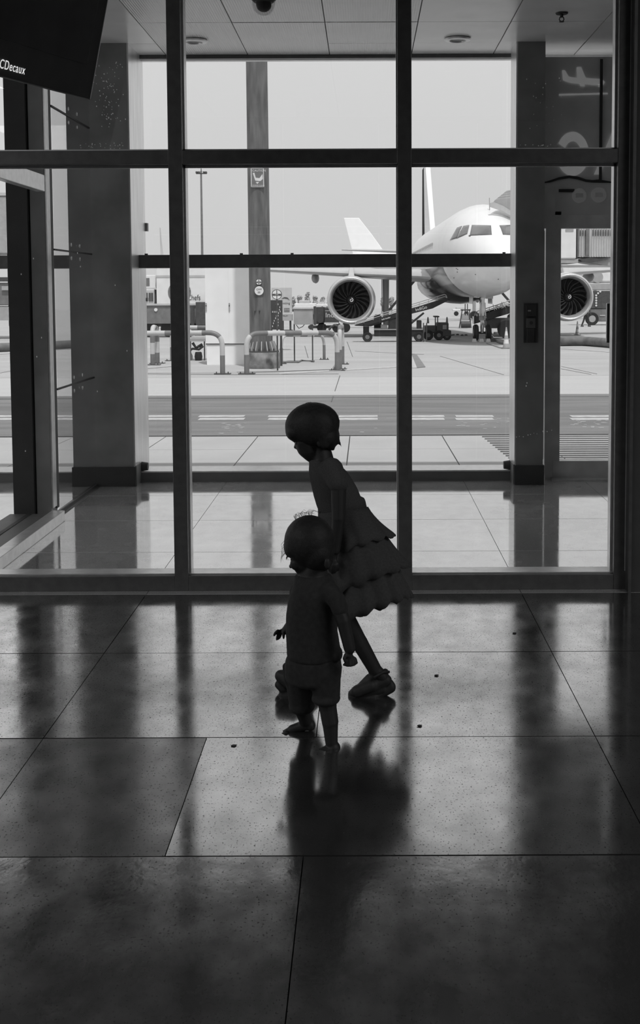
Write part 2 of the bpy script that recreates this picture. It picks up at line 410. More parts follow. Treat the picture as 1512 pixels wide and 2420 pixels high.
def downlight(px, py, lab):
    d = ray(px, py); t = (ZC-.002-EYE)/d.z; c = V((d.x*t, d.y*t, ZC-.002))
    t_ = thing('downlight', c, lab, 'ceiling light', 'round ceiling lights')
    b = new(); lathe(b, [(.062, 0), (.10, 0), (.108, -.008), (.10, -.016), (.066, -.02), (.062, -.012)], c, (0, 0, 1), 32, True)
    obj('trim_ring', b, FRAME_L, t_, 'auto')
    b = new(); cyl(b, c+V((0, 0, -.004)), c+V((0, 0, .002)), .0625, n=32); obj('diffuser', b, LAMPG, t_)
downlight(459, 95, 'round recessed ceiling light beside the left window mullion')
downlight(1081, 91, 'round recessed ceiling light in the plain tile right of the middle mullion')
# sprinkler
d = ray(1327, 31); t = (ZC-.003-EYE)/d.z; c = V((d.x*t, d.y*t, ZC-.003))
sk = thing('fire_sprinkler', c, 'small dark pendent fire sprinkler under the shaded right ceiling tile', 'sprinkler')
b = new(); cyl(b, c, c-V((0, 0, .008)), .045, .04, 20); obj('escutcheon', b, BLACK, sk)
b = new(); cyl(b, c-V((0, 0, .008)), c-V((0, 0, .03)), .012, n=12)
for s in (-1, 1): tube(b, [c+V((s*.012, 0, -.028)), c+V((s*.017, 0, -.045)), c+V((s*.006, 0, -.06))], .004, 6)
obj('frame_arms', b, BLACK, sk)
b = new(); cyl(b, c-V((0, 0, .058)), c-V((0, 0, .062)), .018, n=16); obj('deflector', b, BLACK, sk)
# dome camera
c = P(623, 6, 7.55); c.z = ZC-.002
dc = thing('dome_camera', c, 'dark dome security camera hanging from the lobby ceiling', 'camera')
zt = P(623, 4, 7.55).z
b = new(); lathe(b, [(.085, ZC-.002), (.085, zt+.03), (.078, zt+.01), (.06, zt-.005)], (c.x, c.y, 0), (0, 0, 1), 32); obj('housing', b, BLACK, dc, 'auto')
b = new(); lathe(b, [(.074, zt+.004), (.072, zt-.02), (.062, zt-.055), (.04, zt-.078), (.015, zt-.087), (.001, zt-.088)], (c.x, c.y, 0), (0, 0, 1), 32); obj('clear_dome', b, CLEARD, dc, True)
b = new(); ball(b, (c.x, c.y, zt-.02), (.05, .05, .045)); obj('lens_ball', b, BLACK, dc, True)

# ---- far facade (window_2)
w2 = struct('window_2')
zs1 = P(700, 1112, 9.63).z
zt0, zt1 = P(700, 632, 9.72).z, P(700, 601, 9.72).z
xa, xb = P(327, 616, 9.72).x, P(1210, 616, 9.72).x
bx('sill', MGREY, w2, -5.9, -2.3, 9.63, YG, 0, zs1-.012)
bx('sill', MGREY, w2, P(320, 1120, 9.63).x-.03, P(1215, 1120, 9.63).x, 9.63, YG, 0, zs1-.012)
for a, c in ((-5.9, -2.3), (P(320, 1120, 9.63).x-.03, P(1215, 1120, 9.63).x)):
    bx('sill_cap', FRAME_L, w2, a, c, 9.62, YG-.02, zs1-.012, zs1, bevel=.003)
    bx('gasket', BLACK, w2, a, c, YG-.02, YG+.02, zs1-.012, P(700, 1103, YG).z)
bx('transom', FRAME, w2, xa, xb, 9.72, 9.88, zt0, zt1, bevel=.003)
bx('transom', FRAME, w2, -5.9, -2.3, 9.72, 9.88, zt0, zt1, bevel=.003)
for px, py in ((345, 598), (570, 597), (690, 597), (1191, 596)):
    c = P(px, py, 9.75); bx('clip', BLACK, w2, c.x-.012, c.x+.012, 9.75, 9.77, zt1, zt1+.012)
xg0, xg1 = P(345, 700, YG).x-.03, P(1207, 700, YG).x+.03
for a, c in ((-5.9, -2.4), (xg0, xg1)):
    bx('glass_pane', GLASS, w2, a, c, YG, YG+.008, zs1, zt0)
    bx('glass_pane', GLASS, w2, a, c, YG, YG+.008, zt1, ZC)
bx('head', FRAME, w2, -5.9, xg1, YG-.02, YG+.06, ZC-.03, ZC+.02)

# ---- columns
def column(name, x0, x1, inner, bk):
    """x0..x1 front face; inner = +1 when the pale reveal faces right"""
    k = struct(name)
    bx('cladding', COLM, k, x0, x1, YC, bk, .0, ZC+.02)
    xi = x1 if inner > 0 else x0
    b = new()
    box(b, xi-.001 if inner > 0 else xi-.012, xi+.012 if inner > 0 else xi+.001, YC+.004, bk+.002, .0, ZC+.01)
    obj('reveal_panel', b, COLL, k)
    bx('skirting', BLACK, k, x0-.01, x1+.01, YC-.014, YC+.3, 0, P(700, 1102, YC).z)
    # corner bumper plate and rubber stop
    b = new(); box(b, xi+(0.012 if inner > 0 else -.022), xi+(.022 if inner > 0 else -.012), YC+.0, YC+.2, 0, P(700, 1100, YC).z)
    obj('corner_plate', b, MGREY, k)
    b = new(); cyl(b, (xi+inner*.02, YC+.22, .13), (xi+inner*.075, YC+.22, .13), .04, .032, 18); obj('door_stop', b, BLACK, k, 'auto')
    return k
lx1 = P(309, 700, YC).x; lx0 = P(165, 700, YC).x
column('column_left', lx0, lx1, 1, 10.03)
rx0, rx1 = P(1221, 700, YC).x, P(1285, 700, YC).x
kr = column('column_right', rx0, rx1, -1, 9.77)
# outer pale window side pieces beside the left reveal
for (y0, y1, m) in ((527, 546, MGREY), (704, 712, MGREY)):
    p, q = P(329, y1, YG+.1), P(342, y0, YG+.1)
    bx('joint_panel', m, bpy.data.objects['column_left'], p.x-.03, q.x+.02, YG+.10, YG+.16, p.z, q.z)
# call point on the right column
c = P(1254, 764, YC)
cp = thing('call_point', c, 'small dark key switch and break-glass box fixed to the right column', 'switch box')
pb('back_plate', DGREY, cp, 1237, 717, 1271, 810, YC-.012, .012, bevel=.002)
pb('top_unit', BLACK, cp, 1243, 721, 1268, 747, YC-.035, .025, bevel=.003)
text('000', .012, P(1247, 736, YC-.0365), PRINTGLOW2, cp, 'label_print')
pb('key_plate', MGREY, cp, 1244, 752, 1265, 775, YC-.03, .02, bevel=.003)
b = new(); c2 = P(1255, 763, YC-.03); disc(b, c2-V((0, .008, 0)), .014, .008); obj('keyhole', b, BLACK, cp)
pb('cover_flap', BLACK, cp, 1245, 776, 1263, 809, YC-.03, .02, bevel=.003)

# ---- door in the far facade
d1 = struct('door_1')
YD = 9.70
pb('stile', DOORM, d1, 1286, 500, 1326, 1140, YD, .12)
pb('edge_bead', FRAME_L, d1, 1283.5, 545, 1285.5, 1085, YD-.01, .05)
b = new(); pbox(b, 1447, 500, 1500, 1140, YD, .12); obj('stile', b, DOORM, d1)
pb('top_rail', DOORM, d1, 1312, 503, 1450, 540, YD+.01, .08)
pb('bottom_rail', DOORM, d1, 1306, 1089, 1450, 1130, YD-.01, .09)
pb('glass_pane', GLASS, d1, 1322, 538, 1450, 1092, YD+.04, .008)
pb('threshold', FRAME_L, d1, 1306, 1133, 1460, 1143, YD-.12, .12)
hd = pb('push_pad', FRAME_L, d1, 1434, 717, 1444, 808, YD-.06, .05, bevel=.004)
pb('grip', BLACK, hd, 1434, 717, 1456, 810, YD-.09, .03, bevel=.004)
# transom panel; glowing shapes on it imitate a sign reflected in the glass
tp = struct('panel_above_door')
pb('panel', PANELM, tp, 1286, 134, 1500, 508, YD+.0, .1)
pb('side_strip', DOORM, tp, 1286, 430, 1312, 540, YD-.004, .01)
sg = thing('painted_sign_reflection', P(1370, 250, YD-.01), 'painted glass reflection of a sign, climbing aircraft pictogram and big letters, above the far door', 'sign')
YS = YD-.014
def spoly(pts, m, parent, name, d=.006): 
    b = new(); prism(b, [P(x, y, YS) for x, y in pts], (0, d, 0)); return obj(name, b, m, parent)
C3 = 2.4706
def c3(*l): return [(900+x/C3, y/C3) for x, y in l]
spoly(c3((1058,410),(1074,410),(1096,448),(1146,455),(1143,392),(1168,390),(1196,455),(1290,462),(1308,478),(1300,494),(1240,496),(1190,490),(1110,484),(1064,468)), PRINTGLOW, sg, 'aircraft_pictogram')
spoly(c3((1160,488),(1190,490),(1188,504),(1164,502)), PRINTGLOW, sg, 'pictogram_wheel')
spoly(c3((1268,492),(1282,493),(1281,508),(1270,507)), PRINTGLOW, sg, 'pictogram_wheel')
spoly(c3((1040,548),(1325,541),(1325,550),(1040,558)), PRINTGLOW, sg, 'runway_line')
# big mirrored C of the painted sign reflection
cc = c3((1120, 898))[0]; b = new(); R_, r_ = 127/C3*.80, 75/C3*.62
pts_o, pts_i = [], []
for k in range(37):
    a = math.radians(-152+304*k/36)
    pts_o.append((cc[0]+38*math.cos(a), cc[1]+52*math.sin(a))); pts_i.append((cc[0]+20*math.cos(a), cc[1]+30*math.sin(a)))
spoly(pts_o+pts_i[::-1], PRINTGLOW, sg, 'letter')
spoly(c3((1245,1018),(1352,770),(1420,770),(1420,1018),(1372,1018),(1372,955),(1305,955),(1280,1018)), PRINTGLOW, sg, 'letter')
spoly([(1286,430),(1300,426),(1320,419),(1345,414.5),(1365,417),(1385,424),(1400,425.5),(1415,424),(1432,427),(1450,430),(1450,432.5),(1400,431.5),(1385,430),(1365,424),(1345,421),(1320,425),(1300,431),(1286,432.5)], BLACK, sg, 'wavy_reflection')
spoly(c3((1038,1104),(1130,1104),(1130,1122),(1038,1122)), BLACK, sg, 'dark_bar')
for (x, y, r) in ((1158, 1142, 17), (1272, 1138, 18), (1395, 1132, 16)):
    b = new(); q = P(900+x/C3, y/C3, YS); disc(b, q, r/FPX*YS, .006, 28); o = obj('round_symbol', b, PRINTGLOW2, sg)
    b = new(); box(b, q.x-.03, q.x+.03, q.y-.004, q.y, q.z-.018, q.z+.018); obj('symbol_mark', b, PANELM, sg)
b = new(); q = P(1420, 270, YS-.01); box(b, q.x-.012, q.x+.012, q.y, q.y+.004, P(1420, 428, YS).z, P(1420, 140, YS).z); obj('dark_stripe', b, BLACK, sg)
bx('wall_lobby_right', COLM, None, 2.75, 2.95, YN+.3, YG+.3, -.1, ZC+.3)['kind'] = 'structure'
bx('wall_facade_end', COLM, None, 2.2, 2.75, YD+.02, YG+.2, -.1, ZC+.3)['kind'] = 'structure'
bx('wall_facade_base', COLM, None, -6, 3, YG-.0, YG+.25, -.6, -.02)['kind'] = 'structure'

# ---- left lobby side: sliding door frame, end post, frameless glass
sd_ = struct('door_2')
XS = -2.15
bx('sill', FRAME_L, sd_, XS-.03, XS+.06, YN+.16, 8.0, 0, .075, bevel=.004)
bx('track', MGREY, sd_, XS-.32, XS-.03, YN+.16, 8.0, 0, .05)
bx('track_groove', BLACK, sd_, XS-.20, XS-.17, YN+.16, 8.0, .05, .054)
zh = EYE+(683-433)/FPX*7.85
bx('header', FRAME_L, sd_, XS-.06, XS, YN+.16, 7.9, zh-.05, zh+.06, bevel=.004)
pf = 8.1
bx('end_post', COLM, sd_, P(76, 700, pf).x, P(110, 700, pf).x, pf, pf+.16, 0, ZC)
bx('end_post', BLACK, sd_, P(23, 700, pf).x, P(72, 700, pf).x, pf-.03, pf+.2, 0, ZC)
xq = P(110, 700, pf).x
bx('post_reveal', FRAME_L, sd_, xq-.002, xq+.012, pf+.01, pf+.105, .07, ZC)
bx('glass_edge', BLACK, sd_, xq-.01, xq+.012, pf+.108, pf+.17, .05, ZC)
gx = xq+.006
zz = [.02, EYE-(915-683)/FPX*8.36, EYE+(683-588)/FPX*8.36, EYE+(683-258)/FPX*8.36, ZC]
for k in range(4):
    bx('glass_pane', GLASS, sd_, gx, gx+.01, pf+.17, YC-.01, zz[k]+.006, zz[k+1]-.006)
    if k: bx('joint_strip', BLACK, sd_, gx-.002, gx+.012, pf+.17, YC-.01, zz[k]-.006, zz[k]+.006)
bx('bottom_channel', BLACK, sd_, gx-.01, gx+.02, pf+.17, YC-.01, 0, .022)
for k in range(1, 4):
    for s in (-1, 1):
        for yy in (8.74, 9.0):
            b = new(); ball(b, (gx+.014, yy, zz[k]+s*.05), (.003, .011, .016), None, 10); obj('glass_clip', b, CHROME, sd_, True)

# ---- hanging advertising display at top left
Yr = 5.2
br = P(213, 235, Yr); bl0 = P(0, 180, 4.63); ux = (br-bl0); ux.z = 0; ux.normalize()      # along the bottom edge, away from us
nr = V((ux.y, -ux.x, 0)).normalized()                                                    # facing the hall, right of us
if nr.y > 0: nr = -nr
top = P(255, 0, Yr); up = V((0, 0, 1))+nr*.16; up.normalize()
# choose the tilt so that the edge passes the pixel (255, 0)
best = None
for k in range(0, 120):
    u_ = (V((0, 0, 1))+nr*(k*.01)).normalized()
    for h in (.9, 1.0):
        q = br+u_*h; q = q-V((0, 0, EYE)); xx = PX+FPX*q.dot(RIGHT)/q.dot(_f); yy = PY+FPX*q.dot(DOWN)/q.dot(_f)
        q0 = br-V((0, 0, EYE)); x0 = PX+FPX*q0.dot(RIGHT)/q0.dot(_f); y0 = PY+FPX*q0.dot(DOWN)/q0.dot(_f)
        s = (xx-x0)/(y0-yy)
        if best is None or abs(s-42/235) < best[0]: best = (abs(s-42/235), u_)
up = best[1]; nn = ux.cross(up).normalized()
if nn.dot(nr) < 0: nn = -nn
W_, H_ = 1.7, 1.15
ds = thing('advert_display', br+up*.5-ux*.8, 'large black advertising display with white lettering hanging at the top left', 'screen')
def dpt(a, h, n): return br-ux*a+up*h+nn*n
def dbox(name, m, a0, a1, h0, h1, n0, n1, par):
    b = new(); hexa(b, [dpt(a0,h0,n0), dpt(a1,h0,n0), dpt(a1,h0,n1), dpt(a0,h0,n1), dpt(a0,h1,n0), dpt(a1,h1,n0), dpt(a1,h1,n1), dpt(a0,h1,n1)])
    return obj(name, b, m, par, bevel=.004)
dbox('casing', BLACK, 0, W_, 0, H_, -.12, 0, ds)
dbox('screen', SCREEN, .07, W_-.07, .14, H_-.07, 0, .004, ds)
dbox('edge_strip', FRAME_L, -.002, .004, 0, H_, -.004, .002, ds)
dbox('bottom_edge_strip', MGREY, 0, W_, -.003, .002, -.004, .002, ds)
rot = M((( ux.x, up.x, nn.x), (ux.y, up.y, nn.y), (ux.z, up.z, nn.z)))
text('JCDecaux', .037, dpt(0.47, .030, .003), TXTL, ds, 'lettering', rot, 'RIGHT', .74, 0.0, .0003, 1.12)
for a in (.5, 1.2):
    b = new(); q = dpt(a, H_-.02, -.06); tube(b, [q, V((q.x, q.y, 4.2))], .02, 10); obj('hanger_rod', b, BLACK, ds)
# ================================================================== OUTSIDE
def gslab(b, X0, X1, Y0, Y1, h, dpt_=.25):
    hexa(b, [V((X0,Y0,gz(Y0)-dpt_)), V((X1,Y0,gz(Y0)-dpt_)), V((X1,Y1,gz(Y1)-dpt_)), V((X0,Y1,gz(Y1)-dpt_)),
             V((X0,Y0,gz(Y0)+h)), V((X1,Y0,gz(Y0)+h)), V((X1,Y1,gz(Y1)+h)), V((X0,Y1,gz(Y1)+h))])
def gpoly(b, pix, h=.012):
    prism(b, [G(x, y)+V((0, 0, .004)) for x, y in pix], (0, 0, h))
Yk1, Yk2, Yk3, Yk4 = G(860, 1030).y, G(860, 937).y, G(860, 928).y, G(860, 890).y
ap = struct('ground_apron')
b = new(); gslab(b, -400, 400, Yk4, 900, 0, 3); obj('apron_surface', b, APRON, ap)
b = new(); gslab(b, -60, 60, Yk3+.06, Yk4-.05, .0); obj('pale_strip', b, STRIP, ap)
b = new(); gslab(b, -60, 60, Yk2, Yk3-.03, .03); obj('kerb', b, STRIP, ap)
b = new(); gslab(b, -60, 60, YG+.2, Yk4+.5, -.05); obj('bed', b, DGREY, ap)
# saw-cut joints of the apron, seen as thin dark lines
def gline(name, pts, wpx=1.1, m=DGREY, par=None):
    b = new()
    for (x0, y0), (x1, y1) in zip(pts[:-1], pts[1:]):
        a, c = G(x0, y0), G(x1, y1); d = (c-a); n = V((-d.y, d.x, 0)).normalized()
        wa, wc = wpx*a.y/FPX/2*abs(n.x)+wpx*a.y/FPX*3*abs(n.y), wpx*c.y/FPX/2*abs(n.x)+wpx*c.y/FPX*3*abs(n.y)
        prism(b, [a-n*wa, c-n*wc, c+n*wc, a+n*wa], (0, 0, .006))
    return obj(name, b, m, par or ap)
gline('joint', [(803, 888), (783, 950)], 1.6)
gline('joint', [(1040, 842), (1190, 886)], 1)
gline('joint', [(1326, 866), (1410, 884)], 1.2)
gline('joint', [(1326, 872), (1396, 885)], 1.2)
gline('joint', [(1326, 825), (1443, 833)], 1)
gline('joint', [(840, 830), (1000, 838)], 1)
gline('joint', [(720, 818), (728, 846)], 1)
gline('joint', [(820, 808), (833, 843)], 1)
gline('joint', [(345, 884), (560, 886), (800, 884)], 1.0)
gline('joint', [(560, 880), (660, 878), (800, 873)], 1.6)
gline('joint', [(345, 872), (410, 866)], 1)
gline('joint', [(0, 838), (40, 834)], 1); gline('joint', [(0, 882), (40, 874)], 1.2)
b = new(); gpoly(b, [(972, 838), (984, 838), (1005, 868), (985, 870)]); obj('grey_painted_mark', b, MGREY, ap)
b = new(); gpoly(b, [(966, 842), (972, 838), (985, 870), (966, 870)]); obj('white_painted_mark', b, PAINTW, ap)
b = new(); gpoly(b, [(660, 882), (800, 874), (945, 866), (945, 868), (800, 877), (660, 885)], .006); obj('white_painted_line', b, PAINTW, ap)
gline('dark_painted_line', [(900, 797), (1000, 797)], 1.4)

rd = struct('road')
b = new(); gslab(b, -60, 60, Yk1, Yk2-.02, 0); obj('asphalt', b, ROAD, rd)
b = new(); gslab(b, -60, 60, Yk1+.02, Yk1+.035, .008, .02); obj('edge_joint', b, DGREY, rd)
b = new(); gslab(b, -60, 60, Yk2-.3, Yk2-.24, .004, .02); obj('edge_joint', b, DGREY, rd)
for (x0, x1) in ((-30, 40), (122, 200), (330, 425), (467, 580), (632, 740), (800, 892), (968, 1048), (1078, 1163), (1230, 1300), (1352, 1470), (1530, 1640)):
    for (y0, y1) in ((982, 986.3), (988.4, 993)):
        b = new(); a, c = G(x0, y1), G(x1, y0); gslab(b, a.x, c.x, a.y, c.y, .006, .004); obj('centre_dash', b, PAINTW, rd)
rs = random.Random(5)
b = new()
for k in range(70):
    x, y = rs.choice([(rs.uniform(1080, 1215), rs.uniform(990, 1012)), (rs.uniform(1330, 1440), rs.uniform(994, 1012)), (rs.uniform(520, 580), rs.uniform(1000, 1026)), (rs.uniform(350, 1200), rs.uniform(1000, 1026))])
    c = G(x, y); r = rs.uniform(.006, .022); prism(b, [c+V((-r*2, -r*.5, .001)), c+V((r, -r, .001)), c+V((r*2, r*.6, .001)), c+V((-r, r, .001))], (0, 0, .004))
o = obj('paint_scraps', b, PAINTW, rd); o['kind'] = 'stuff'
# pavement slabs outside the glass
pv = struct('pavement')
for i in range(-7, 6):
    for (y0, y1) in ((YG+.26, 11.55), (11.55, 13.0), (13.0, Yk1-.01)):
        x0 = -.19+1.14*i
        b = new(); gslab(b, x0+.006, x0+1.134, y0+.006, y1-.006, random.uniform(-.001, .001), .06); obj('paving_slab', b, SLAB, pv)
k = 0
for i in range(13):
    y = 1033+i*5.0; a = G(1139+i*6.2, y); c = G(1480, y)
    b = new(); gslab(b, a.x, 3.4, a.y-.014, a.y+.014, .012, .0); obj('tactile_groove', b, MGREY, pv)

# ---- helper: barrier
def barrier(b0, b1, ytop, label, rpx=6, bands=9, plate=True, first=0):
    a, c = G(*b0), G(*b1); at = P(b0[0], ytop[0], a.y); ct = P(b1[0], ytop[1], c.y)
    at.x, ct.x = a.x, c.x
    L = (ct-at).length; r = rpx*(a.y+c.y)/2/FPX
    t = thing('tube_barrier', (a+c)/2, label, 'barrier', 'striped tube barriers')
    path = fillet([a, at, ct, c], min(.34, L*.45), 8)
    # resample
    ln = [0]
    for p, q in zip(path[:-1], path[1:]): ln.append(ln[-1]+(q-p).length)
    tot = ln[-1]; n = bands
    def at_(s):
        for i in range(len(path)-1):
            if ln[i+1] >= s-1e-9: return path[i].lerp(path[i+1], (s-ln[i])/max(1e-9, ln[i+1]-ln[i]))
        return path[-1]
    for k in range(n):
        s0, s1 = tot*k/n, tot*(k+1)/n
        ss = [s0]+[x for x in ln if s0+.005 < x < s1-.005]+[s1]
        b = new(); tube(b, [at_(s) for s in ss], r, 12)
        obj('dark_band' if k % 2 == first else 'white_band', b, MGREY if k % 2 == first else WHITE2, t, 'auto')
    if plate:
        for p in (a, c):
            b = new(); box(b, p.x-r*3.2, p.x+r*3.2, p.y-r*2, p.y+r*2, p.z, p.z+.02)
            for sx in (-1, 1): cyl(b, p+V((sx*r*2.3, -r, .02)), p+V((sx*r*2.3, -r, .06)), .014, n=6)
            obj('base_plate', b, DGREY, t)
    return t
barrier((583, 884), (797, 876), (788, 786), 'striped tube barrier in front of the round steel pole')
barrier((300, 884), (526, 884), (788, 786), 'striped tube barrier in front of the white cabinet, ending left of it')
barrier((407, 853), (562, 853), (774, 774), 'striped tube barrier behind the white cabinet, seen left of it', 5)
barrier((361, 863), (372, 859), (772, 774), 'striped tube barrier beside the pale column reveal, seen end on', 5.5)
barrier((803, 873), (809, 861), (772, 770), 'striped tube barrier seen end on at right end of front barrier', 5)
barrier((665, 860), (766, 850), (792, 793), 'striped tube barrier behind the grey box on legs', 3.6)

# ---- round steel pole with gusseted foot
c = G(621, 872); Yp = c.y+.44; c = V((P(621, 860, Yp).x, Yp, gz(Yp)))
pr = 25.5*Yp/FPX; hx = P(621, 833, Yp-.3).z; z8 = P(621, 806, Yp).z
pole = thing('steel_pole', c, 'tall weathered round steel pole on concrete block outside the window', 'pole')
b = new(); lathe(b, [(.44, c.z-.05), (.46, c.z+.1), (.455, hx-.04), (.43, hx)], (c.x, c.y, 0), (0, 0, 1), 28); obj('concrete_foot', b, CONC, pole, 'auto')
xt, xb_ = P(607, 140, Yp), P(616, 840, Yp)
b = new(); cyl(b, (xb_.x, Yp, hx), (xt.x-.02, Yp, P(607, -150, Yp).z), pr, pr*.97, 28); obj('tube', b, STEELP, pole, 'auto')
b = new(); cyl(b, (c.x, Yp, hx), (c.x, Yp, hx+.035), .43, n=28); obj('base_flange', b, BLACK, pole, 'auto')
for k in range(16):
    a = 2*PI*k/16; u = V((math.cos(a), math.sin(a), 0)); n_ = V((-u.y, u.x, 0))*.012; o_ = V((c.x, Yp, 0))
    pts = [o_+u*(pr-.01)+V((0, 0, hx+.035)), o_+u*.40+V((0, 0, hx+.035)), o_+u*.40+V((0, 0, hx+.07)), o_+u*(pr+.03)+V((0, 0, z8)), o_+u*(pr-.01)+V((0, 0, z8))]
    b = new(); prism(b, [p-n_ for p in pts], n_*2); obj('gusset', b, LGREY, pole)
for k in range(16):
    a = 2*PI*(k+.5)/16; b = new(); p = V((c.x+.37*math.cos(a), Yp+.37*math.sin(a), hx+.035)); cyl(b, p, p+V((0, 0, .06)), .02, n=6); obj('bolt', b, DGREY, pole)
for (x, y) in ((602, 735), (613, 735)):
    p = P(x, y, Yp-pr-.0); b = new(); ball(b, p, (.02, .03, .03), None, 8); tube(b, [p, p+V((-.005, 0, -.1))], [.014, .004], 6); obj('rust_streak_bolt', b, DGREY, pole)
# notice on pole
yf = Yp-pr-.01
nt_ = thing('pole_notice', P(608, 418, yf), 'small dark notice with pictogram high on the steel pole', 'sign')
pb('plate', MGREY, nt_, 592, 396, 624, 443, yf-.012, .02)
for r4 in ((593, 397, 623, 398), (593, 441, 623, 442), (593, 397, 594.2, 442), (622, 397, 623.2, 442)): pb('border', TXTW, nt_, *r4, yf-.016, .004)
b = new(); prism(b, [P(x, y, yf-.016) for x, y in ((597, 409), (601, 408), (604, 420), (613, 421), (620, 411), (621, 423), (615, 428), (603, 427))], (0, .004, 0)); obj('pictogram', b, TXTW, nt_)
text('CAUTION', .055, P(596, 405.5, yf-.015), TXTW, nt_)
text('STAND CLEAR', .035, P(596, 440, yf-.015), TXTW, nt_)
b = new(); prism(b, [P(x, y, yf-.016) for x, y in ((604, 430), (612, 430), (608, 435))], (0, .004, 0)); obj('arrow', b, TXTW, nt_)
def roundsign(px, py, r, Y, name, lab, t1, t2, bar=False, post=None):
    q = P(px, py, Y); rr = r*Y/FPX
    t = thing(name, q, lab, 'sign')
    b = new(); disc(b, q, rr, .012, 32); obj('dark_rim', b, DGREY, t)
    b = new(); disc(b, q-V((0, .004, 0)), rr*.88, .006, 32); obj('white_face', b, WHITE, t)
    if bar:
        b = new(); box(b, q.x-rr*.85, q.x+rr*.85, q.y-.010, q.y-.004, q.z-rr*.22, q.z+rr*.14); obj('dark_bar', b, DGREY, t)
        text(t1, rr*.26, q+V((0, -.012, -rr*.17)), TXTW, t, align='CENTER')
        b = new(); box(b, q.x-.008, q.x+.008, q.y-.010, q.y-.004, q.z-rr*.85, q.z+rr*.85); obj('cross_line', b, DGREY, t)
    else:
        text(t1, rr*.36, q+V((0, -.006, rr*.10)), TXTD, t, align='CENTER'); text(t2, rr*.36, q+V((0, -.006, -rr*.50)), TXTD, t, align='CENTER')
    if post: cylb = new(); cyl(cylb, q+V((0, .02, 0)), V((q.x, q.y+.02, gz(q.y))), .02, n=8); obj('post', cylb, DGREY, t)
    return t
roundsign(612, 687, 12, yf-.01, 'round_pole_sign', 'white round number sign on the steel pole', 'CHM', '00')
roundsign(611.5, 666.5, 7.3, yf-.01, 'round_pole_sign', 'smaller half dark round sign above the white one on the pole', 'NE', '9', True)
roundsign(654, 696, 12, 29.2, 'round_bar_sign', 'white round sign with dark bar on a post right of the steel pole', 'CHL', '', True, True)

# ---- dotted arrow board and hoarding behind the pole
Yb = 31.5
ab = thing('arrow_board', G(654, 850), 'dark board with white dotted arrow behind the steel pole', 'sign')
pb('board', DGREY, ab, 638, 709, 667, 779, Yb, .06, bevel=.01)
b = new(); disc(b, P(655, 719, Yb)-V((0, .01, 0)), 2.8*Yb/FPX, .01, 16)
o = obj('white_disc', b, TXTW, ab); 
dots = [(661, 726), (660, 732), (644, 737), (648, 737), (652, 737), (656, 737), (658, 740), (657, 746), (653, 747), (651, 752), (657, 755), (648, 758), (657, 762), (646, 764), (657, 769), (644, 771), (662, 736)]
for x, y in dots:
    p = P(x, y, Yb); b = new(); box(b, p.x-.010, p.x+.010, p.y-.008, p.y, p.z-.022, p.z+.022); obj('dot', b, TXTW, ab)
for x in (641, 664):
    b = new(); p = P(x, 776, Yb+.03); cyl(b, p, V((p.x, p.y, gz(p.y))), .03, n=8); obj('leg', b, DGREY, ab)
Yh = 43
ho = thing('hoarding', G(668, 800), 'pale hoarding board with dark swoosh and lettering behind the arrow board', 'sign')
pb('board', WHITE2, ho, 642, 680, 689, 741, Yh, .08)
b = new(); prism(b, [P(x, y, Yh) for x, y in ((665, 706), (672, 702), (679, 703), (684, 709), (679, 706), (672, 705))], (0, -.012, 0)); obj('swoosh', b, DGREY, ho)
text('Inkling', .085, P(685, 719, Yh-.004), TXTD, ho, align='RIGHT')
pb('notice', MGREY, ho, 671, 728, 684, 737, Yh-.01, .01)
text('Open Desk', .03, P(672, 733, Yh-.012), TXTW, ho)
pb('base_box', LGREY, ho, 664, 743, 690, 758, Yh, .5)
text('RELAY', .05, P(668, 748, Yh-.004), TXTD, ho)
for x in (668, 686): pb('leg', DGREY, ho, x-2, 757, x+2, 790, Yh+.1, .1)
pb('skid', DGREY, ho, 664, 780, 690, 795, Yh, .5)
# grey box on two legs
gbY = G(696, 856).y
gb = thing('grey_box_on_legs', G(717, 856), 'light grey equipment box on two thin legs behind the barrier', 'cabinet')
pb('box', LGREY, gb, 694, 731, 739, 767, gbY, .35, bevel=.01)
pb('lid', WHITE2, gb, 691, 726, 740.5, 731, gbY-.03, .4, bevel=.01)
pb('side_panel', DGREY, gb, 741, 724, 746, 768, gbY+.05, .25)
for x in (695, 738):
    p = P(x, 765, gbY+.03); b = new(); box(b, p.x-.018, p.x+.018, p.y, p.y+.04, gz(gbY), p.z); box(b, p.x-.05, p.x+.05, p.y-.02, p.y+.06, gz(gbY), gz(gbY)+.02); obj('leg', b, DGREY, gb)
b = new(); tube(b, [P(700, 768, gbY+.1), P(706, 776, gbY+.1), P(715, 772, gbY+.1), P(719, 767, gbY+.1)], .012, 6); obj('cable', b, DGREY, gb)
hy = thing('floor_pipe', G(690, 857), 'thin dark pipe on the ground between the legs of the grey box', 'pipe')
b = new(); tube(b, [G(668, 858)+V((0, 0, .03)), G(704, 858)+V((0, 0, .03)), G(712, 854)+V((0, 0, .03)), G(742, 856)+V((0, 0, .03))], .025, 8); obj('pipe', b, MGREY, hy)

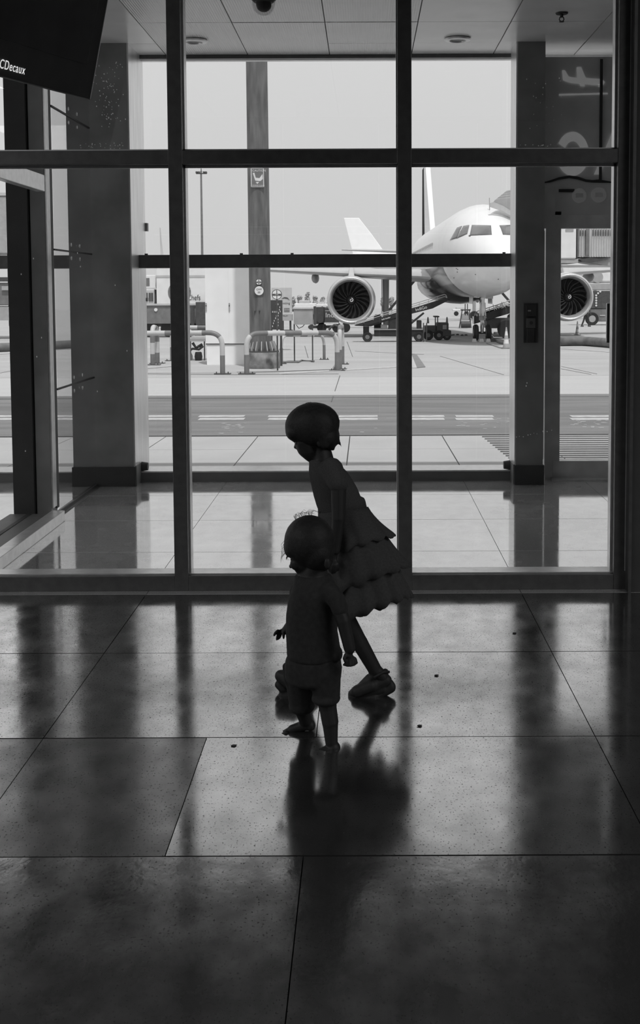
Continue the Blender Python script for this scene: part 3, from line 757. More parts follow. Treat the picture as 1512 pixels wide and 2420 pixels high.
# ---- white two door cabinet
Yc = G(540, 862).y
CABW = mat('cabinet_white', .80, .45, 0, .04, 3)
wc = thing('utility_cabinet', G(540, 862), 'tall white two door utility cabinet left of the steel pole', 'cabinet')
pb('carcass', CABW, wc, 487, 618, 592, 815, Yc+.02, .8)
pb('plinth', CABW, wc, 489, 815, 590, 864, Yc+.02, .8)
pb('top', LGREY, wc, 484, 611, 594, 619, Yc-.02, .86)
pb('door', CABW, wc, 486, 620, 538.7, 812, Yc-.01, .03, bevel=.004)
pb('door', CABW, wc, 541, 620, 591, 812, Yc-.01, .03, bevel=.004)
pb('door_seam', DGREY, wc, 538.6, 620, 540.8, 812, Yc, .04); pb('base_seam', DGREY, wc, 486, 811.5, 591, 814, Yc-.005, .04)
for x, y in ((541.5, 722), (486.5, 722)):
    pb('latch', LGREY, wc, x-1.2, y-6, x+1.6, y+14, Yc-.03, .02); pb('lock', DGREY, wc, x-.8, y-1, x+1.2, y+2, Yc-.035, .006)
# ---- lamp mast
Ym = 120
lm = thing('floodlight_mast', V((P(476, 500, Ym).x, Ym, gz(Ym))), 'tall thin floodlight mast far behind the white cabinet', 'lamp post')
b = new(); p = P(475, 404, Ym); cyl(b, V((p.x, Ym, gz(Ym))), p, .16, .09, 10); obj('mast', b, MGREY, lm)
pb('crossbar', DGREY, lm, 463, 409, 488, 411, Ym-.1, .2)
for x in (464, 469, 481, 486): pb('floodlight', DGREY, lm, x-2, 405, x+2, 409.5, Ym-.3, .5)
pb('finial', DGREY, lm, 474.3, 398, 475.9, 405, Ym, .1)

# ---- catering truck
Yt = 62
tk = thing('catering_truck', V((P(420, 760, Yt).x, Yt, gz(Yt))), 'white box catering truck partly behind left mullion, lettered in dark type', 'truck')
pb('box_body', WHITE, tk, 370, 617, 500, 720, Yt, 2.4, bevel=.03)
pb('roof_band', WHITE2, tk, 368, 650, 501, 655, Yt-.03, .1)
pb('skirt', MGREY, tk, 345, 721, 500, 765, Yt+.05, 2.2)
pb('skirt_rail', WHITE2, tk, 342, 717, 500, 722, Yt-.02, .1)
pb('cab', WHITE2, tk, 330, 684, 364, 720, Yt+.1, 2.1, bevel=.05)
pb('cab_roof_box', WHITE, tk, 334, 650, 368, 682, Yt+.2, 1.9, bevel=.03)
pb('roof_box_window', MGREY, tk, 344, 657, 353, 676, Yt+.18, .04)
for x in (346.5, 354, 359.5): pb('cab_window', DGREY, tk, x-2.2, 692, x+1.8, 712, Yt+.06, .05)
b = new(); disc(b, P(424, 691, Yt)-V((0, .02, 0)), 27*Yt/FPX, .02, 36); obj('round_logo', b, MGREY, tk)
text('LSG', 12.2*Yt/FPX, P(451, 691, Yt)-V((0, .02, 0)), TXTD, tk, align='RIGHT')
text('Sky Chefs', 13*Yt/FPX, P(474, 709, Yt)-V((0, .02, 0)), TXTD, tk, align='RIGHT', sx=.76)
b = new(); disc(b, P(368, 732, Yt)-V((0, .0, 0)), 4*Yt/FPX, .05, 20); obj('white_disc', b, WHITE, tk)
pb('dark_locker', DGREY, tk, 463, 714, 488, 768, Yt-.6, .5); pb('locker_post', DGREY, tk, 451, 727, 458, 772, Yt-.1, .1)
pb('lower_frame', DGREY, tk, 345, 765, 500, 772, Yt+.3, 1.8)
for x in (352, 398, 470):
    b = new(); p = V((P(x, 790, Yt).x, Yt+.2, gz(Yt)+.45)); cyl(b, p, p+V((0, .3, 0)), .45, n=20); obj('wheel', b, RUBBER, tk)
# clutter seen under and beside the cabinet
cl = thing('hydrant_cart', G(467, 852), 'low dark hydrant cart with hoses left of the white cabinet', 'cart')
Yx = G(467, 852).y
pb('platform', LGREY, cl, 447, 800, 486, 807, Yx, .9)
pb('top_tray', WHITE2, cl, 452, 795, 487, 800, Yx+.1, .5)
b = new(); tube(b, [P(447, 829, Yx), P(455, 824, Yx), P(470, 826, Yx), P(480, 818, Yx)], .035, 8); tube(b, [P(455, 810, Yx+.1), P(463, 822, Yx+.1), P(478, 814, Yx+.1)], .045, 8); obj('hose', b, BLACK, cl)
b = new(); p = G(469, 852); lathe(b, [(.10, p.z), (.12, p.z+.12), (.10, p.z+.24), (.08, p.z+.26)], (p.x, p.y, 0), (0, 0, 1), 16); obj('bucket', b, RUBBER, cl, 'auto')
for x in (450, 483): pb('leg', DGREY, cl, x-1, 806, x+1, 854, Yx+.05, .04)
bt = thing('bottle', G(453, 851), 'small pale bottle standing beside the dark cart', 'bottle')
p = G(453, 851); b = new(); lathe(b, [(.035, p.z), (.035, p.z+.13), (.014, p.z+.17), (.014, p.z+.2)], (p.x, p.y, 0), (0, 0, 1), 12); obj('body', b, WHITE2, bt, 'auto')

# ---- distance: trees, vans, second airliner
def tree(px, top, w_, lab):
    Y = 380; c = V((P(px, 700, Y).x, Y, gz(Y))); zt = P(px, top, Y).z; h = zt-c.z; w_ = w_*Y/FPX
    t = thing('far_tree', c, lab, 'tree', 'trees on the far airfield edge')
    b = new(); cyl(b, c, c+V((0, 0, h*.5)), .3, .2, 8); obj('trunk', b, DGREY, t)
    b = new(); rs = random.Random(px)
    for k in range(16):
        a = rs.uniform(0, 2*PI); q = rs.random()**.5
        ball(b, c+V((math.cos(a)*w_*.5*q, math.sin(a)*w_*.5*q, h*rs.uniform(.35, .88))), rs.uniform(.12, .22)*min(h, w_)+.3, None, 7)
    for v in b.verts: v.co += V((rs.uniform(-1, 1), rs.uniform(-1, 1), rs.uniform(-1, 1)))*.35
    o = obj('crown', b, LEAF, t); return t
for px, tp_, w_, la in ((692, 700, 7, 'low distant tree at left of the gap between hoarding and engine'), (708, 696, 7, 'distant tree left of the tallest one beyond the apron'), (726, 688, 7, 'tallest distant tree beyond the apron, left of the engine'), (744, 698, 7, 'distant round tree just right of the tallest one'), (761, 700, 7, 'low distant tree close to the left engine'), (778, 699, 7, 'distant tree half behind the left engine rim'), (905, 700, 7, 'distant tree seen through the main landing gear'), (925, 702, 7, 'low distant tree right of the main landing gear')):
    tree(px, tp_, w_, la)
def van(x0, x1, yt, yb, Y, lab, m=WHITE):
    c = V((P((x0+x1)/2, yb, Y).x, Y, gz(Y)))
    t = thing('service_van', c, lab, 'van', 'far service vehicles')
    pb('body', m, t, x0, yt+(yb-yt)*.35, x1, yb-3, Y, 2, bevel=.06)
    pb('cabin', WHITE2, t, x0+(x1-x0)*.2, yt, x1-(x1-x0)*.3, yt+(yb-yt)*.4, Y+.1, 1.8, bevel=.05)
    for f_ in (.2, .8):
        x = x0+(x1-x0)*f_; b = new(); p = V((P(x, yb, Y).x, Y, gz(Y)+.38)); cyl(b, p, p+V((0, .25, 0)), .38, n=16); obj('wheel', b, RUBBER, t)
    return t
van(696, 746, 710, 730, 140, 'far white service van right of the hoarding')
van(747, 775, 713, 727, 170, 'far white van half hidden behind the left engine')
van(1070, 1110, 726, 738, 190, 'far pale van seen under the aircraft nose')
# dark ground power unit with lettering
Yu = 72; gp = thing('ground_power_unit', V((P(770, 770, Yu).x, Yu, gz(Yu))), 'dark ground power unit with white lettering behind the left engine', 'generator')
pb('body', DGREY, gp, 766, 726, 800, 766, Yu, 1.6, bevel=.04)
pb('white_line', TXTW, gp, 768, 734, 800, 735.2, Yu-.02, .02)
pb('white_line', TXTW, gp, 766, 762, 800, 766, Yu-.02, .02)
text('IndiGo', 12*Yu/FPX, P(768.5, 750, Yu-.01), TXTW, gp)
pb('tank_module', DGREY, gp, 747, 726, 765, 766, Yu+.1, 1.4)
b = new(); p = P(757, 755, Yu); cyl(b, p-V((0, .15, 0)), p+V((0, .5, 0)), 8*Yu/FPX, n=20); obj('drum', b, BLACK, gp)
b = new(); p = P(735, 773, Yu); cyl(b, p-V((0, .15, 0)), p+V((0, .5, 0)), 6*Yu/FPX, n=20); obj('drum', b, BLACK, gp)
pb('chassis', DGREY, gp, 728, 770, 820, 776, Yu+.2, 1.2)
for x in (760, 796, 816):
    b = new(); p = V((P(x, 780, Yu).x, Yu+.1, gz(Yu)+.3)); cyl(b, p, p+V((0, .25, 0)), .3, n=16); obj('wheel', b, RUBBER, gp)
b = new(); tube(b, [P(777, 780, Yu-1), P(781, 774, Yu-1), P(790, 768, Yu-1), P(800, 772, Yu-1)], .07, 8); obj('hose', b, BLACK, gp)

# ---- things seen through the far left glass
Yw = 60
eq = thing('container_unit', V((P(0, 600, Yw).x, Yw, gz(Yw))), 'pale grey container unit with small dark plate seen through the far left glass', 'container')
pb('body', LGREY, eq, -160, 463, 27, 600, Yw, 3, bevel=.05)
pb('roof_edge', WHITE2, eq, -163, 455, 29, 463, Yw-.05, 3.1)
pb('plate', WHITE2, eq, 18, 525, 26, 547, Yw-.05, .05); pb('plate_mark', DGREY, eq, 20, 528, 24, 543, Yw-.07, .03)
pb('lower_rail', DGREY, eq, -160, 655, 30, 665, Yw, 2.8)
pb('equipment_box', MGREY, eq, -60, 668, 30, 722, Yw+.1, 2.6, bevel=.05); pb('box_top', LGREY, eq, 4, 676, 30, 686, Yw-.02, .2)
pb('base', LGREY, eq, -160, 725, 31, 758, Yw+.05, 2.7)
for x in (-150, -70, 24): pb('stand', DGREY, eq, x-3, 598, x+3, 770, Yw+.3, .3)
# ================================================================== AIRCRAFT
from mathutils.bvhtree import BVHTree
A0, AK, AYW, AZ, AX = 45.5, 1.15, -.02, 3.25, 5.24
def AC(s, x, z):
    Y = A0+s*AK
    return V((AX+AYW*(Y-A0-4.5)+x, Y-AYW*-x*0, AZ+z))
air = thing('airliner', V((5.3, 52, gz(52))), 'white airliner parked nose towards the window, dark glossy belly and rudder', 'aircraft')
SEC = [(0,-.70,.03,.03),(.12,-.69,.32,.30),(.35,-.66,.58,.55),(.75,-.58,.90,.86),(1.4,-.44,1.22,1.20),(2.2,-.29,1.50,1.51),(3.0,-.17,1.69,1.74),(4.0,-.06,1.85,1.94),(5.2,0,1.94,2.04),(6.5,0,1.975,2.07),(10,0,1.975,2.07),(16,0,1.975,2.07),(23,0,1.975,2.07),(27,.22,1.75,1.85),(31,.65,1.25,1.4),(35,1.05,.65,.75),(37.4,1.25,.15,.2)]
def secring(s, zc, ry, rz, n=40):
    return [AC(s, ry*math.sin(2*PI*i/n), zc+rz*math.cos(2*PI*i/n)) for i in range(n)]
def interp_secs():
    out = []
    for a, c in zip(SEC[:-1], SEC[1:]):
        k = 3 if a[0] < 6 else 4
        for j in range(k): out.append(tuple(a[q]+(c[q]-a[q])*j/k for q in range(4)))
    return out+[SEC[-1]]
b = new(); fs = loft(b, [secring(*q) for q in interp_secs()])
secs = interp_secs()
bvh_v = [v.co.copy() for v in b.verts]; b.verts.index_update(); bvh_f = [[v.index for v in f.verts] for f in b.faces]
bvh = BVHTree.FromPolygons(bvh_v, bvh_f)
for i, row in enumerate(fs):
    s = secs[i][0]
    for j, f in enumerate(row):
        zrel = f.calc_center_median().z-AZ
        f.material_index = 1 if (s > 4.6 and zrel < -.75) or s > 29 and zrel < .3 else 0
PLANEW = mat('aircraft_white_paint', .72, .22, 0, .02, 2)
obj('fuselage', b, [PLANEW, INDIGO], air, 'auto')
def on_skin(pts4, name, m, off=.012, n=6, flip=None):
    """a pane laid on the fuselage skin: 4 pixel corners (tl, tr, br, bl)"""
    tl, tr, br_, bl = [V((p[0], p[1], 0)) for p in pts4]; grid = []
    for i in range(n+1):
        row = []
        for j in range(n+1):
            q = (tl.lerp(tr, j/n)).lerp(bl.lerp(br_, j/n), i/n)
            d = ray(q.x, q.y); h, nn_, _, _ = bvh.ray_cast(V((0, 0, EYE)), d.normalized())
            if h is None: return None
            if nn_.dot(d) > 0: nn_ = -nn_
            row.append((h, nn_))
        grid.append(row)
    for side in ((0, 1) if flip else (0,)):
        b = new()
        def mir(p):
            if not side: return p
            Yq = p.y; cx = AX+AYW*(Yq-A0-4.5); return V((2*cx-p.x, p.y, p.z))
        A = [[b.verts.new(mir(h+n_*off)) for h, n_ in r] for r in grid]; B = [[b.verts.new(mir(h-n_*.03)) for h, n_ in r] for r in grid]
        for i in range(n):
            for j in range(n): b.faces.new((A[i][j], A[i][j+1], A[i+1][j+1], A[i+1][j])); b.faces.new((B[i][j], B[i+1][j], B[i+1][j+1], B[i][j+1]))
        per = [(0, j) for j in range(n)]+[(i, n) for i in range(n)]+[(n, n-j) for j in range(n)]+[(n-i, 0) for i in range(n)]
        for a, c in zip(per, per[1:]+per[:1]): b.faces.new((A[a[0]][a[1]], B[a[0]][a[1]], B[c[0]][c[1]], A[c[0]][c[1]]))
        obj(name, b, m, air, True)
on_skin([(1080, 538), (1092, 534), (1079, 563), (1063, 568)], 'cockpit_window', CPIT, flip=1)
on_skin([(1095, 534), (1109, 532), (1104, 553), (1079, 564)], 'cockpit_window', CPIT, flip=1)
on_skin([(1115, 532), (1160, 533), (1162, 555), (1110, 557)], 'cockpit_window', CPIT, flip=1)
for q in ([(1108, 556.5), (1112, 556.5), (1112, 558.5), (1108, 558.5)],): on_skin(q, 'wiper', DGREY, .02, 2, 1)
# small panel marks on the radome
for x, y in ((1077, 634), (1079, 642), (1071, 656), (1080, 636), (1122, 648), (1070, 672), (1176, 659)):
    on_skin([(x, y), (x+2.4, y-.5), (x+2.2, y+2), (x, y+1.5)], 'skin_mark', MGREY, .006, 1)
b = new(); c = AC(3.2, 0, 1.6); tube(b, [c, c+V((0, .1, .55))], .02, 6); obj('antenna', b, LGREY, air)
# passenger windows along the left of picture
for k in range(26):
    s = 8.5+k*.75
    for sd2 in (-1, 1):
        b = new(); c = AC(s, sd2*1.945, .35); box(b, c.x-.012, c.x+.012, c.y-.12, c.y+.12, c.z-.17, c.z+.17); obj('cabin_window', b, LGREY, air)
# belly fairing
b = new(); loft(b, [ring(AC(s, 0, z), V((1, 0, 0)), V((0, 0, 1)), rx, rz, 24) for s, z, rx, rz in ((10, -1.2, .3, .3), (11.5, -1.3, 1.6, .95), (13.5, -1.35, 1.95, 1.1), (18, -1.35, 1.95, 1.1), (21, -1.2, 1.5, .9), (23, -1.1, .3, .3))])
obj('belly_fairing', b, INDIGO, air, True)
# wings
def foil(s0, x, z, ch, th, n=12):
    up_, lo_ = [], []
    for i in range(n+1):
        t = (1-math.cos(PI*i/n))/2; y = 5*th*(.2969*t**.5-.126*t-.3516*t*t+.2843*t**3-.1036*t**4)*ch
        up_.append(AC(s0+t*ch/AK, x, z+y)); lo_.append(AC(s0+t*ch/AK, x, z-y*.7))
    return up_+lo_[-2:0:-1]
WINGM = mat('wing_paint', .48, .3, .2, .06, 2)
for sg_ in (-1, 1):
    b = new(); loft(b, [foil(s, sg_*x, z, ch, th) for s, x, z, ch, th in ((11.6, 1.2, -1.1, 7.0, .13), (12.6, 2.2, -1.0, 6.2, .13), (14.6, 6.0, -.80, 4.3, .12), (17.0, 10.2, -.56, 3.0, .11), (20.6, 16.7, -.22, 1.6, .10))])
    obj('wing', b, WINGM, air, 'auto')
    b = new(); loft(b, [foil(s, sg_*x, z, ch, .10) for s, x, z, ch in ((20.6, 16.7, -.22, 1.6), (21.1, 17.0, .1, 1.3), (22.0, 17.2, 1.2, .8), (22.8, 17.35, 2.15, .4))]); obj('sharklet', b, WINGM, air, 'auto')
    for x in (7.7, 11.2):
        b = new(); s = 14.6+(x-6)*.56; c = AC(s+2.3, sg_*x, -1.02); loft(b, [ring(c+V((0, q, 0)), V((1, 0, 0)), V((0, 0, 1)), r, r*1.5, 12) for q, r in ((-1.6, .05), (-.8, .19), (.4, .2), (1.6, .04))]); obj('flap_fairing', b, LGREY, air, True)
    # slat line
    # engine
    ex, ez = (-5.74, -2.22) if sg_ < 0 else (5.54, -2.10)
    c = AC(12.6, ex, ez); c.y = 60.0
    prof = [(.97, .75), (.96, .45), (1.0, .22), (1.06, .08), (1.115, .01), (1.15, 0), (1.19, .05), (1.235, .22), (1.26, .6)]
    b = new(); lathe(b, prof, c, (0, 1, 0), 48, False, False); 
    nac = None
    en = obj('engine_inlet_lip', b, LIP, air, True)
    b = new(); lathe(b, [(1.26, .6), (1.28, 1.2), (1.26, 2.2), (1.12, 3.4), (.92, 4.4), (.86, 4.4), (1.0, 3), (.97, .75)], c, (0, 1, 0), 48, True)
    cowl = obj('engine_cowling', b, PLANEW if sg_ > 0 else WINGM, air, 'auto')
    b = new(); cyl(b, c+V((0, .95, 0)), c+V((0, 1.0, 0)), .975, n=40); back = obj('fan_back', b, BLACK, cowl)
    b = new()
    pts = []
    for q in range(7):
        r = .26+.70*q/6; tw = .15+.75*(1-q/6); wd = .17+.05*q/6
        a = .35*(q/6)**1.5
        cx = V((math.sin(a)*r, 0, math.cos(a)*r)); tdir = V((math.cos(a), 0, -math.sin(a)))
        e = tdir*(wd*math.cos(.9-tw*.3))*.55+V((0, 1, 0))*wd*.9
        pts.append((cx-e, cx+e))
    for (p, q), (p2, q2) in zip(pts[:-1], pts[1:]):
        n_ = (q-p).cross(p2-p).normalized()*.008
        hexa(b, [p-n_, q-n_, q2-n_, p2-n_, p+n_, q+n_, q2+n_, p2+n_])
    bl = obj('fan_blade', b, FAN, cowl); 
    bl.data.transform(M.Translation(c+V((0, .72, 0))))
    base = bl.data.copy()
    for k in range(1, 18):
        o = bl.copy(); COL.objects.link(o); o.parent = cowl
        md = base; rotm = M.Translation(c+V((0, .72, 0))) @ M.Rotation(2*PI*k/18, 4, 'Y') @ M.Translation(-(c+V((0, .72, 0))))
        o.matrix_parent_inverse = rotm
    b = new(); lathe(b, [(.001, .30), (.06, .36), (.17, .55), (.25, .75), (.27, .9)], c, (0, 1, 0), 24); spn = obj('spinner', b, FAN, cowl, True)
    b = new(); pth = []
    for k in range(22):
        a = 2*PI*1.1*k/21+.8; r = .02+.09*k/21; pth.append(c+V((r*math.cos(a), .275+.17*max(0, r-.05)/.065*.6, r*math.sin(a))))
    tube(b, pth, .02, 6); obj('spiral_mark', b, TXTW, cowl)
    b = new(); t0 = c+V((0, 1.2, 1.1)); hexa(b, [c+V(q) for q in ((-.16, .9, 1.15), (.16, .9, 1.15), (.2, 4.2, .9), (-.2, 4.2, .9), (-.12, 2.0, 1.75), (.12, 2.0, 1.75), (.2, 5.0, 1.5), (-.2, 5.0, 1.5))]); obj('pylon', b, WINGM, air, bevel=.05)
    # main gear
    g0 = AC(17.2, sg_*3.75, -1.1); gy = g0.y; zg = gz(gy)
    b = new(); cyl(b, (g0.x, gy, zg+.55), (g0.x, gy, AZ-.9), .16, .19, 14); obj('main_gear_leg', b, WHITE, air)
    b = new(); cyl(b, (g0.x-sg_*.1, gy, zg+1.3), (g0.x-sg_*1.6, gy, AZ-1.2), .07, n=8); obj('gear_side_brace', b, LGREY, air)
    b = new(); box(b, g0.x+sg_*.2, g0.x+sg_*.24, gy-.25, gy+.35, zg+1.2, AZ-1.0); obj('gear_door', b, WHITE, air)
    for q in (-.46, .46):
        b = new(); cc_ = V((g0.x+q, gy, zg+.58)); lathe(b, [(.25, -.2), (.5, -.21), (.58, -.12), (.58, .12), (.5, .21), (.25, .2)], cc_, (1, 0, 0), 24, True); wh = obj('main_wheel', b, RUBBER, air, 'auto')
        b = new(); cyl(b, cc_-V((.15, 0, 0)), cc_+V((.15, 0, 0)), .26, n=18); obj('hub', b, LGREY, wh)
# tail
def fin(pts, th, m, name, x0=0):
    b = new(); prism(b, [AC(s, x0-th/2, z) for s, z in pts], (th, 0, 0)); return obj(name, b, m, air, bevel=.04)
fin([(27.5, 1.75), (29.6, 2.2), (33.6, 7.2), (35.0, 7.2), (34.2, 1.3)], .36, PLANEW, 'tail_fin')
fin([(34.25, 1.4), (35.05, 7.2), (36.1, 7.15), (36.3, 1.5)], .40, RUDDER, 'rudder')
for sg_ in (-1, 1):
    b = new(); loft(b, [foil(s, sg_*x, z, ch, .1) for s, x, z, ch in ((32.3, .3, .95, 3.8), (35.3, 6.2, 1.25, 1.4))]); obj('tailplane', b, WINGM, air, 'auto')
# nose gear
NY = G(1140, 806).y; nx = P(1139, 760, NY).x; zg = gz(NY)
b = new(); cyl(b, (nx, NY, zg+.38), (nx, NY-.1, AZ-1.85), .075, .11, 14); gear = obj('nose_gear_leg', b, CHROME, air)
b = new(); cyl(b, (nx-.3, NY, zg+.38), (nx+.3, NY, zg+.38), .06, n=10); obj('axle', b, DGREY, gear)
b = new(); cyl(b, (nx, NY-.1, zg+1.0), (nx, NY+1.2, AZ-1.9), .05, n=8); cyl(b, (nx, NY-.05, zg+.95), (nx, NY-.05, zg+1.15), .15, n=14); obj('drag_strut', b, LGREY, gear)
for q in (-.14, .14):
    b = new(); cyl(b, (nx+q, NY-.18, zg+1.15), (nx+q*.7, NY-.2, zg+1.75), .03, n=8); obj('steering_rod', b, CHROME, gear)
for (x, y, r) in ((1128, 712, 3.4), (1146, 750, 3.4), (1127, 745, 2.6), (1141, 766, 3)):
    q = P(x, y, NY-.25); b = new(); cyl(b, q, q+V((0, .1, 0)), r*NY/FPX, n=14); obj('gear_lamp', b, LGREY, gear)
for q in (-.29, .29):
    b = new(); cc_ = V((nx+q, NY, zg+.385)); lathe(b, [(.16, -.11), (.32, -.115), (.38, -.06), (.38, .06), (.32, .115), (.16, .11)], cc_, (1, 0, 0), 24, True); wh = obj('nose_wheel', b, RUBBER, air, 'auto')
    b = new(); cyl(b, cc_-V((.12, 0, 0)), cc_+V((.12, 0, 0)), .17, n=16); obj('hub', b, LGREY, wh)
pb('gear_door', WHITE, air, 1147, 692, 1165, 706, NY-.4, .05, bevel=.01)
for sx in (-1, 1):
    b = new(); box(b, nx+sx*.42, nx+sx*.46, NY-.1, NY+1.5, AZ-2.35, AZ-1.85); obj('gear_side_door', b, PLANEW, air)
for i, x in enumerate((1121, 1138, 1154, 1165)):
    q = G(x, 808); b = new(); prism(b, [q+V((-.1, 0, 0)), q+V((.1, 0, 0)), q+V((.07, 0, .14)), q+V((-.07, 0, .14))], (0, .18, 0))
    o = obj('wheel_chock', b, TXTW if i < 3 else DGREY); tag(o, ['pale wheel chock at the left nose wheel', 'pale wheel chock between the nose wheels', 'pale wheel chock at the right nose wheel', 'dark wheel chock right of the nose wheels'][i], 'chock', 'nose wheel chocks')

# second airliner far behind
Y2 = 140
def Q(x, y, d=0): return P(x, y, Y2)+V((0, d, 0))
a2 = thing('airliner', V((Q(850, 690).x, Y2, gz(Y2))), 'far white airliner seen side on behind the wing, only its tail showing', 'aircraft')
b = new(); prism(b, [Q(*p) for p in ((812, 515), (848, 515), (880, 556), (914, 604), (835, 606), (826, 570))], (0, .4, 0)); obj('tail_fin', b, BRIGHT, a2, bevel=.05)
x0 = Q(795, 612).x; zc = Q(800, 626).z
b = new(); loft(b, [ring(V((x0+s, Y2+.2, zc+z)), V((0, 1, 0)), V((0, 0, 1)), r, r, 24) for s, z, r in ((0, .9, .2), (3, .7, .8), (8, .25, 1.5), (13, 0, 1.95), (32, 0, 1.95), (35, -.2, 1.4), (36.8, -.5, .5), (37.2, -.6, .05))]); obj('fuselage', b, PLANEW, a2, True)
b = new(); prism(b, [V((x0+18, Y2-2, zc-1)), V((x0+22, Y2-2, zc-1)), V((x0+14, Y2-16, zc+.1)), V((x0+12.5, Y2-16, zc+.1))], (0, 0, .3)); obj('wing', b, WINGM, a2)
for sx in (16.5, 31):
    b = new(); cyl(b, (x0+sx, Y2, gz(Y2)), (x0+sx, Y2, zc-1.5), .2, n=8); obj('gear_leg', b, LGREY, a2)
    b = new(); cyl(b, (x0+sx, Y2-.5, gz(Y2)+.5), (x0+sx, Y2+.5, gz(Y2)+.5), .5, n=16); obj('wheel', b, RUBBER, a2)

# ---- belt loaders
def loader(pix_top, pix_bot, Y, label, txt_=None, tx=None, x0=850, x1=985):
    c = V((P((x0+x1)/2, 790, Y).x, Y, gz(Y)))
    t = thing('belt_loader', c, label, 'belt loader', 'conveyor belt loaders')
    (ax, ay), (bx2, by) = pix_top; (cx_, cy_), (dx, dy) = pix_bot
    b = new(); prism(b, [P(ax, ay, Y), P(bx2, by, Y), P(dx, dy, Y), P(cx_, cy_, Y)], (0, .9, 0)); boom = obj('conveyor_boom', b, INDIGO, t, bevel=.02)
    b = new(); prism(b, [P(ax, ay-1.5, Y+.1), P(bx2, by-1.5, Y+.1), P(bx2, by, Y+.1), P(ax, ay, Y+.1)], (0, .7, 0)); obj('belt', b, RUBBER, t)
    for dz in (6, 11):
        b = new(); tube(b, fillet([P(ax, ay-1, Y), P(ax+4, ay-dz, Y), P(bx2-3, by-dz, Y), P(bx2, by-2, Y)], .1, 4), .022, 6); obj('handrail', b, LGREY, t)
    for k in range(1, 10):
        f_ = k/10; x = ax+(bx2-ax)*f_; y = ay+(by-ay)*f_; b = new(); cyl(b, P(x, y, Y), P(x, y-10, Y), .014, n=6); obj('rail_post', b, LGREY, t)
    if txt_:
        ang = math.atan2(-(dy-cy_), dx-cx_)
        rt = M.Rotation(PI/2, 3, 'X') @ M.Rotation(ang, 3, 'Z')
        text(txt_, tx[2]*Y/FPX, P(tx[0], tx[1], Y-.03), TXTW, t, rot=rt)
    return t, boom
YL = 52.5
lt, boom = loader([(838, 770), (1056, 706)], [(876, 765.5+6), (1064, 708)], YL, 'dark belt loader with white lettering reaching under the airliner belly', 'IndiGo', (983, 735, 7))
b = new(); prism(b, [P(858, 764, YL-.05), P(1000, 721, YL-.05), P(1050, 706, YL-.05), P(1056, 712, YL-.05), P(1022, 729, YL-.05), P(880, 765, YL-.05), P(862, 771, YL-.05)], (0, .95, 0)); obj('boom_side', b, INDIGO, lt)
text('IndiGo', 7.5*YL/FPX, P(982, 736, YL-.09), TXTW, lt, rot=M.Rotation(PI/2, 3, 'X') @ M.Rotation(math.radians(15), 3, 'Z'))
text('belt loader', 3.6*YL/FPX, P(902, 757, YL-.09), PRINTGLOW, lt, rot=M.Rotation(PI/2, 3, 'X') @ M.Rotation(math.radians(16), 3, 'Z'))
pb('chassis', INDIGO, lt, 884, 779, 1000, 795, YL+.1, 1.2, bevel=.03)
pb('deck', LGREY, lt, 884, 777.5, 1000, 780, YL+.05, 1.3)
pb('engine_housing', DGREY, lt, 918, 752, 940, 779, YL+.2, .9, bevel=.04)
pb('grey_locker', LGREY, lt, 900, 768, 915, 779, YL+.2, .8)
pb('seat', BLACK, lt, 985, 757, 996, 779, YL+.3, .5, bevel=.03)
b = new(); tube(b, [P(972, 779, YL+.2), P(968, 758, YL+.2), P(976, 756, YL+.2)], .03, 6); obj('steering_column', b, DGREY, lt)
b = new(); prism(b, [P(970, 762, YL+.2), P(1000, 738, YL+.2), P(1003, 741, YL+.2), P(973, 766, YL+.2)], (0, .12, 0)); obj('lift_ram', b, DGREY, lt)
for x in (868, 990):
    b = new(); p = V((P(x, 793, YL).x, YL+.05, gz(YL)+.22)); lathe(b, [(.1, 0), (.2, -.02), (.225, .03), (.225, .17), (.2, .2), (.1, .2)], p, (0, 1, 0), 20, True); wh = obj('wheel', b, RUBBER, lt, 'auto')
    b = new(); cyl(b, p+V((0, -.01, 0)), p+V((0, .1, 0)), .1, n=14); obj('hub', b, MGREY, wh)
pb('axle_mount', INDIGO, lt, 858, 772, 872, 790, YL+.15, .8)
for x in (1000.5, 1008):
    b = new(); p = P(x, 802, YL-.3); cyl(b, V((p.x, p.y, gz(p.y))), P(x, 763, YL-.3), .025, n=8); obj('marker_pole', b, DGREY, lt)
YL2 = 57
l2, _ = loader([(1120, 748), (1300, 692)], [(1120, 766), (1300, 712)], YL2, 'dark belt loader with large white letters behind the nose wheels', None, None)
text('IndiGo', 15*YL2/FPX, P(1166, 734, YL2-.05), TXTW, l2, rot=M.Rotation(PI/2, 3, 'X') @ M.Rotation(math.radians(16), 3, 'Z'))
pb('chassis', DGREY, l2, 1150, 752, 1290, 776, YL2+.1, 1.3)
for x in (1198, 1275):
    b = new(); p = V((P(x, 780, YL2).x, YL2, gz(YL2)+.45)); cyl(b, p, p+V((0, .3, 0)), .45, n=20); obj('wheel', b, RUBBER, l2)
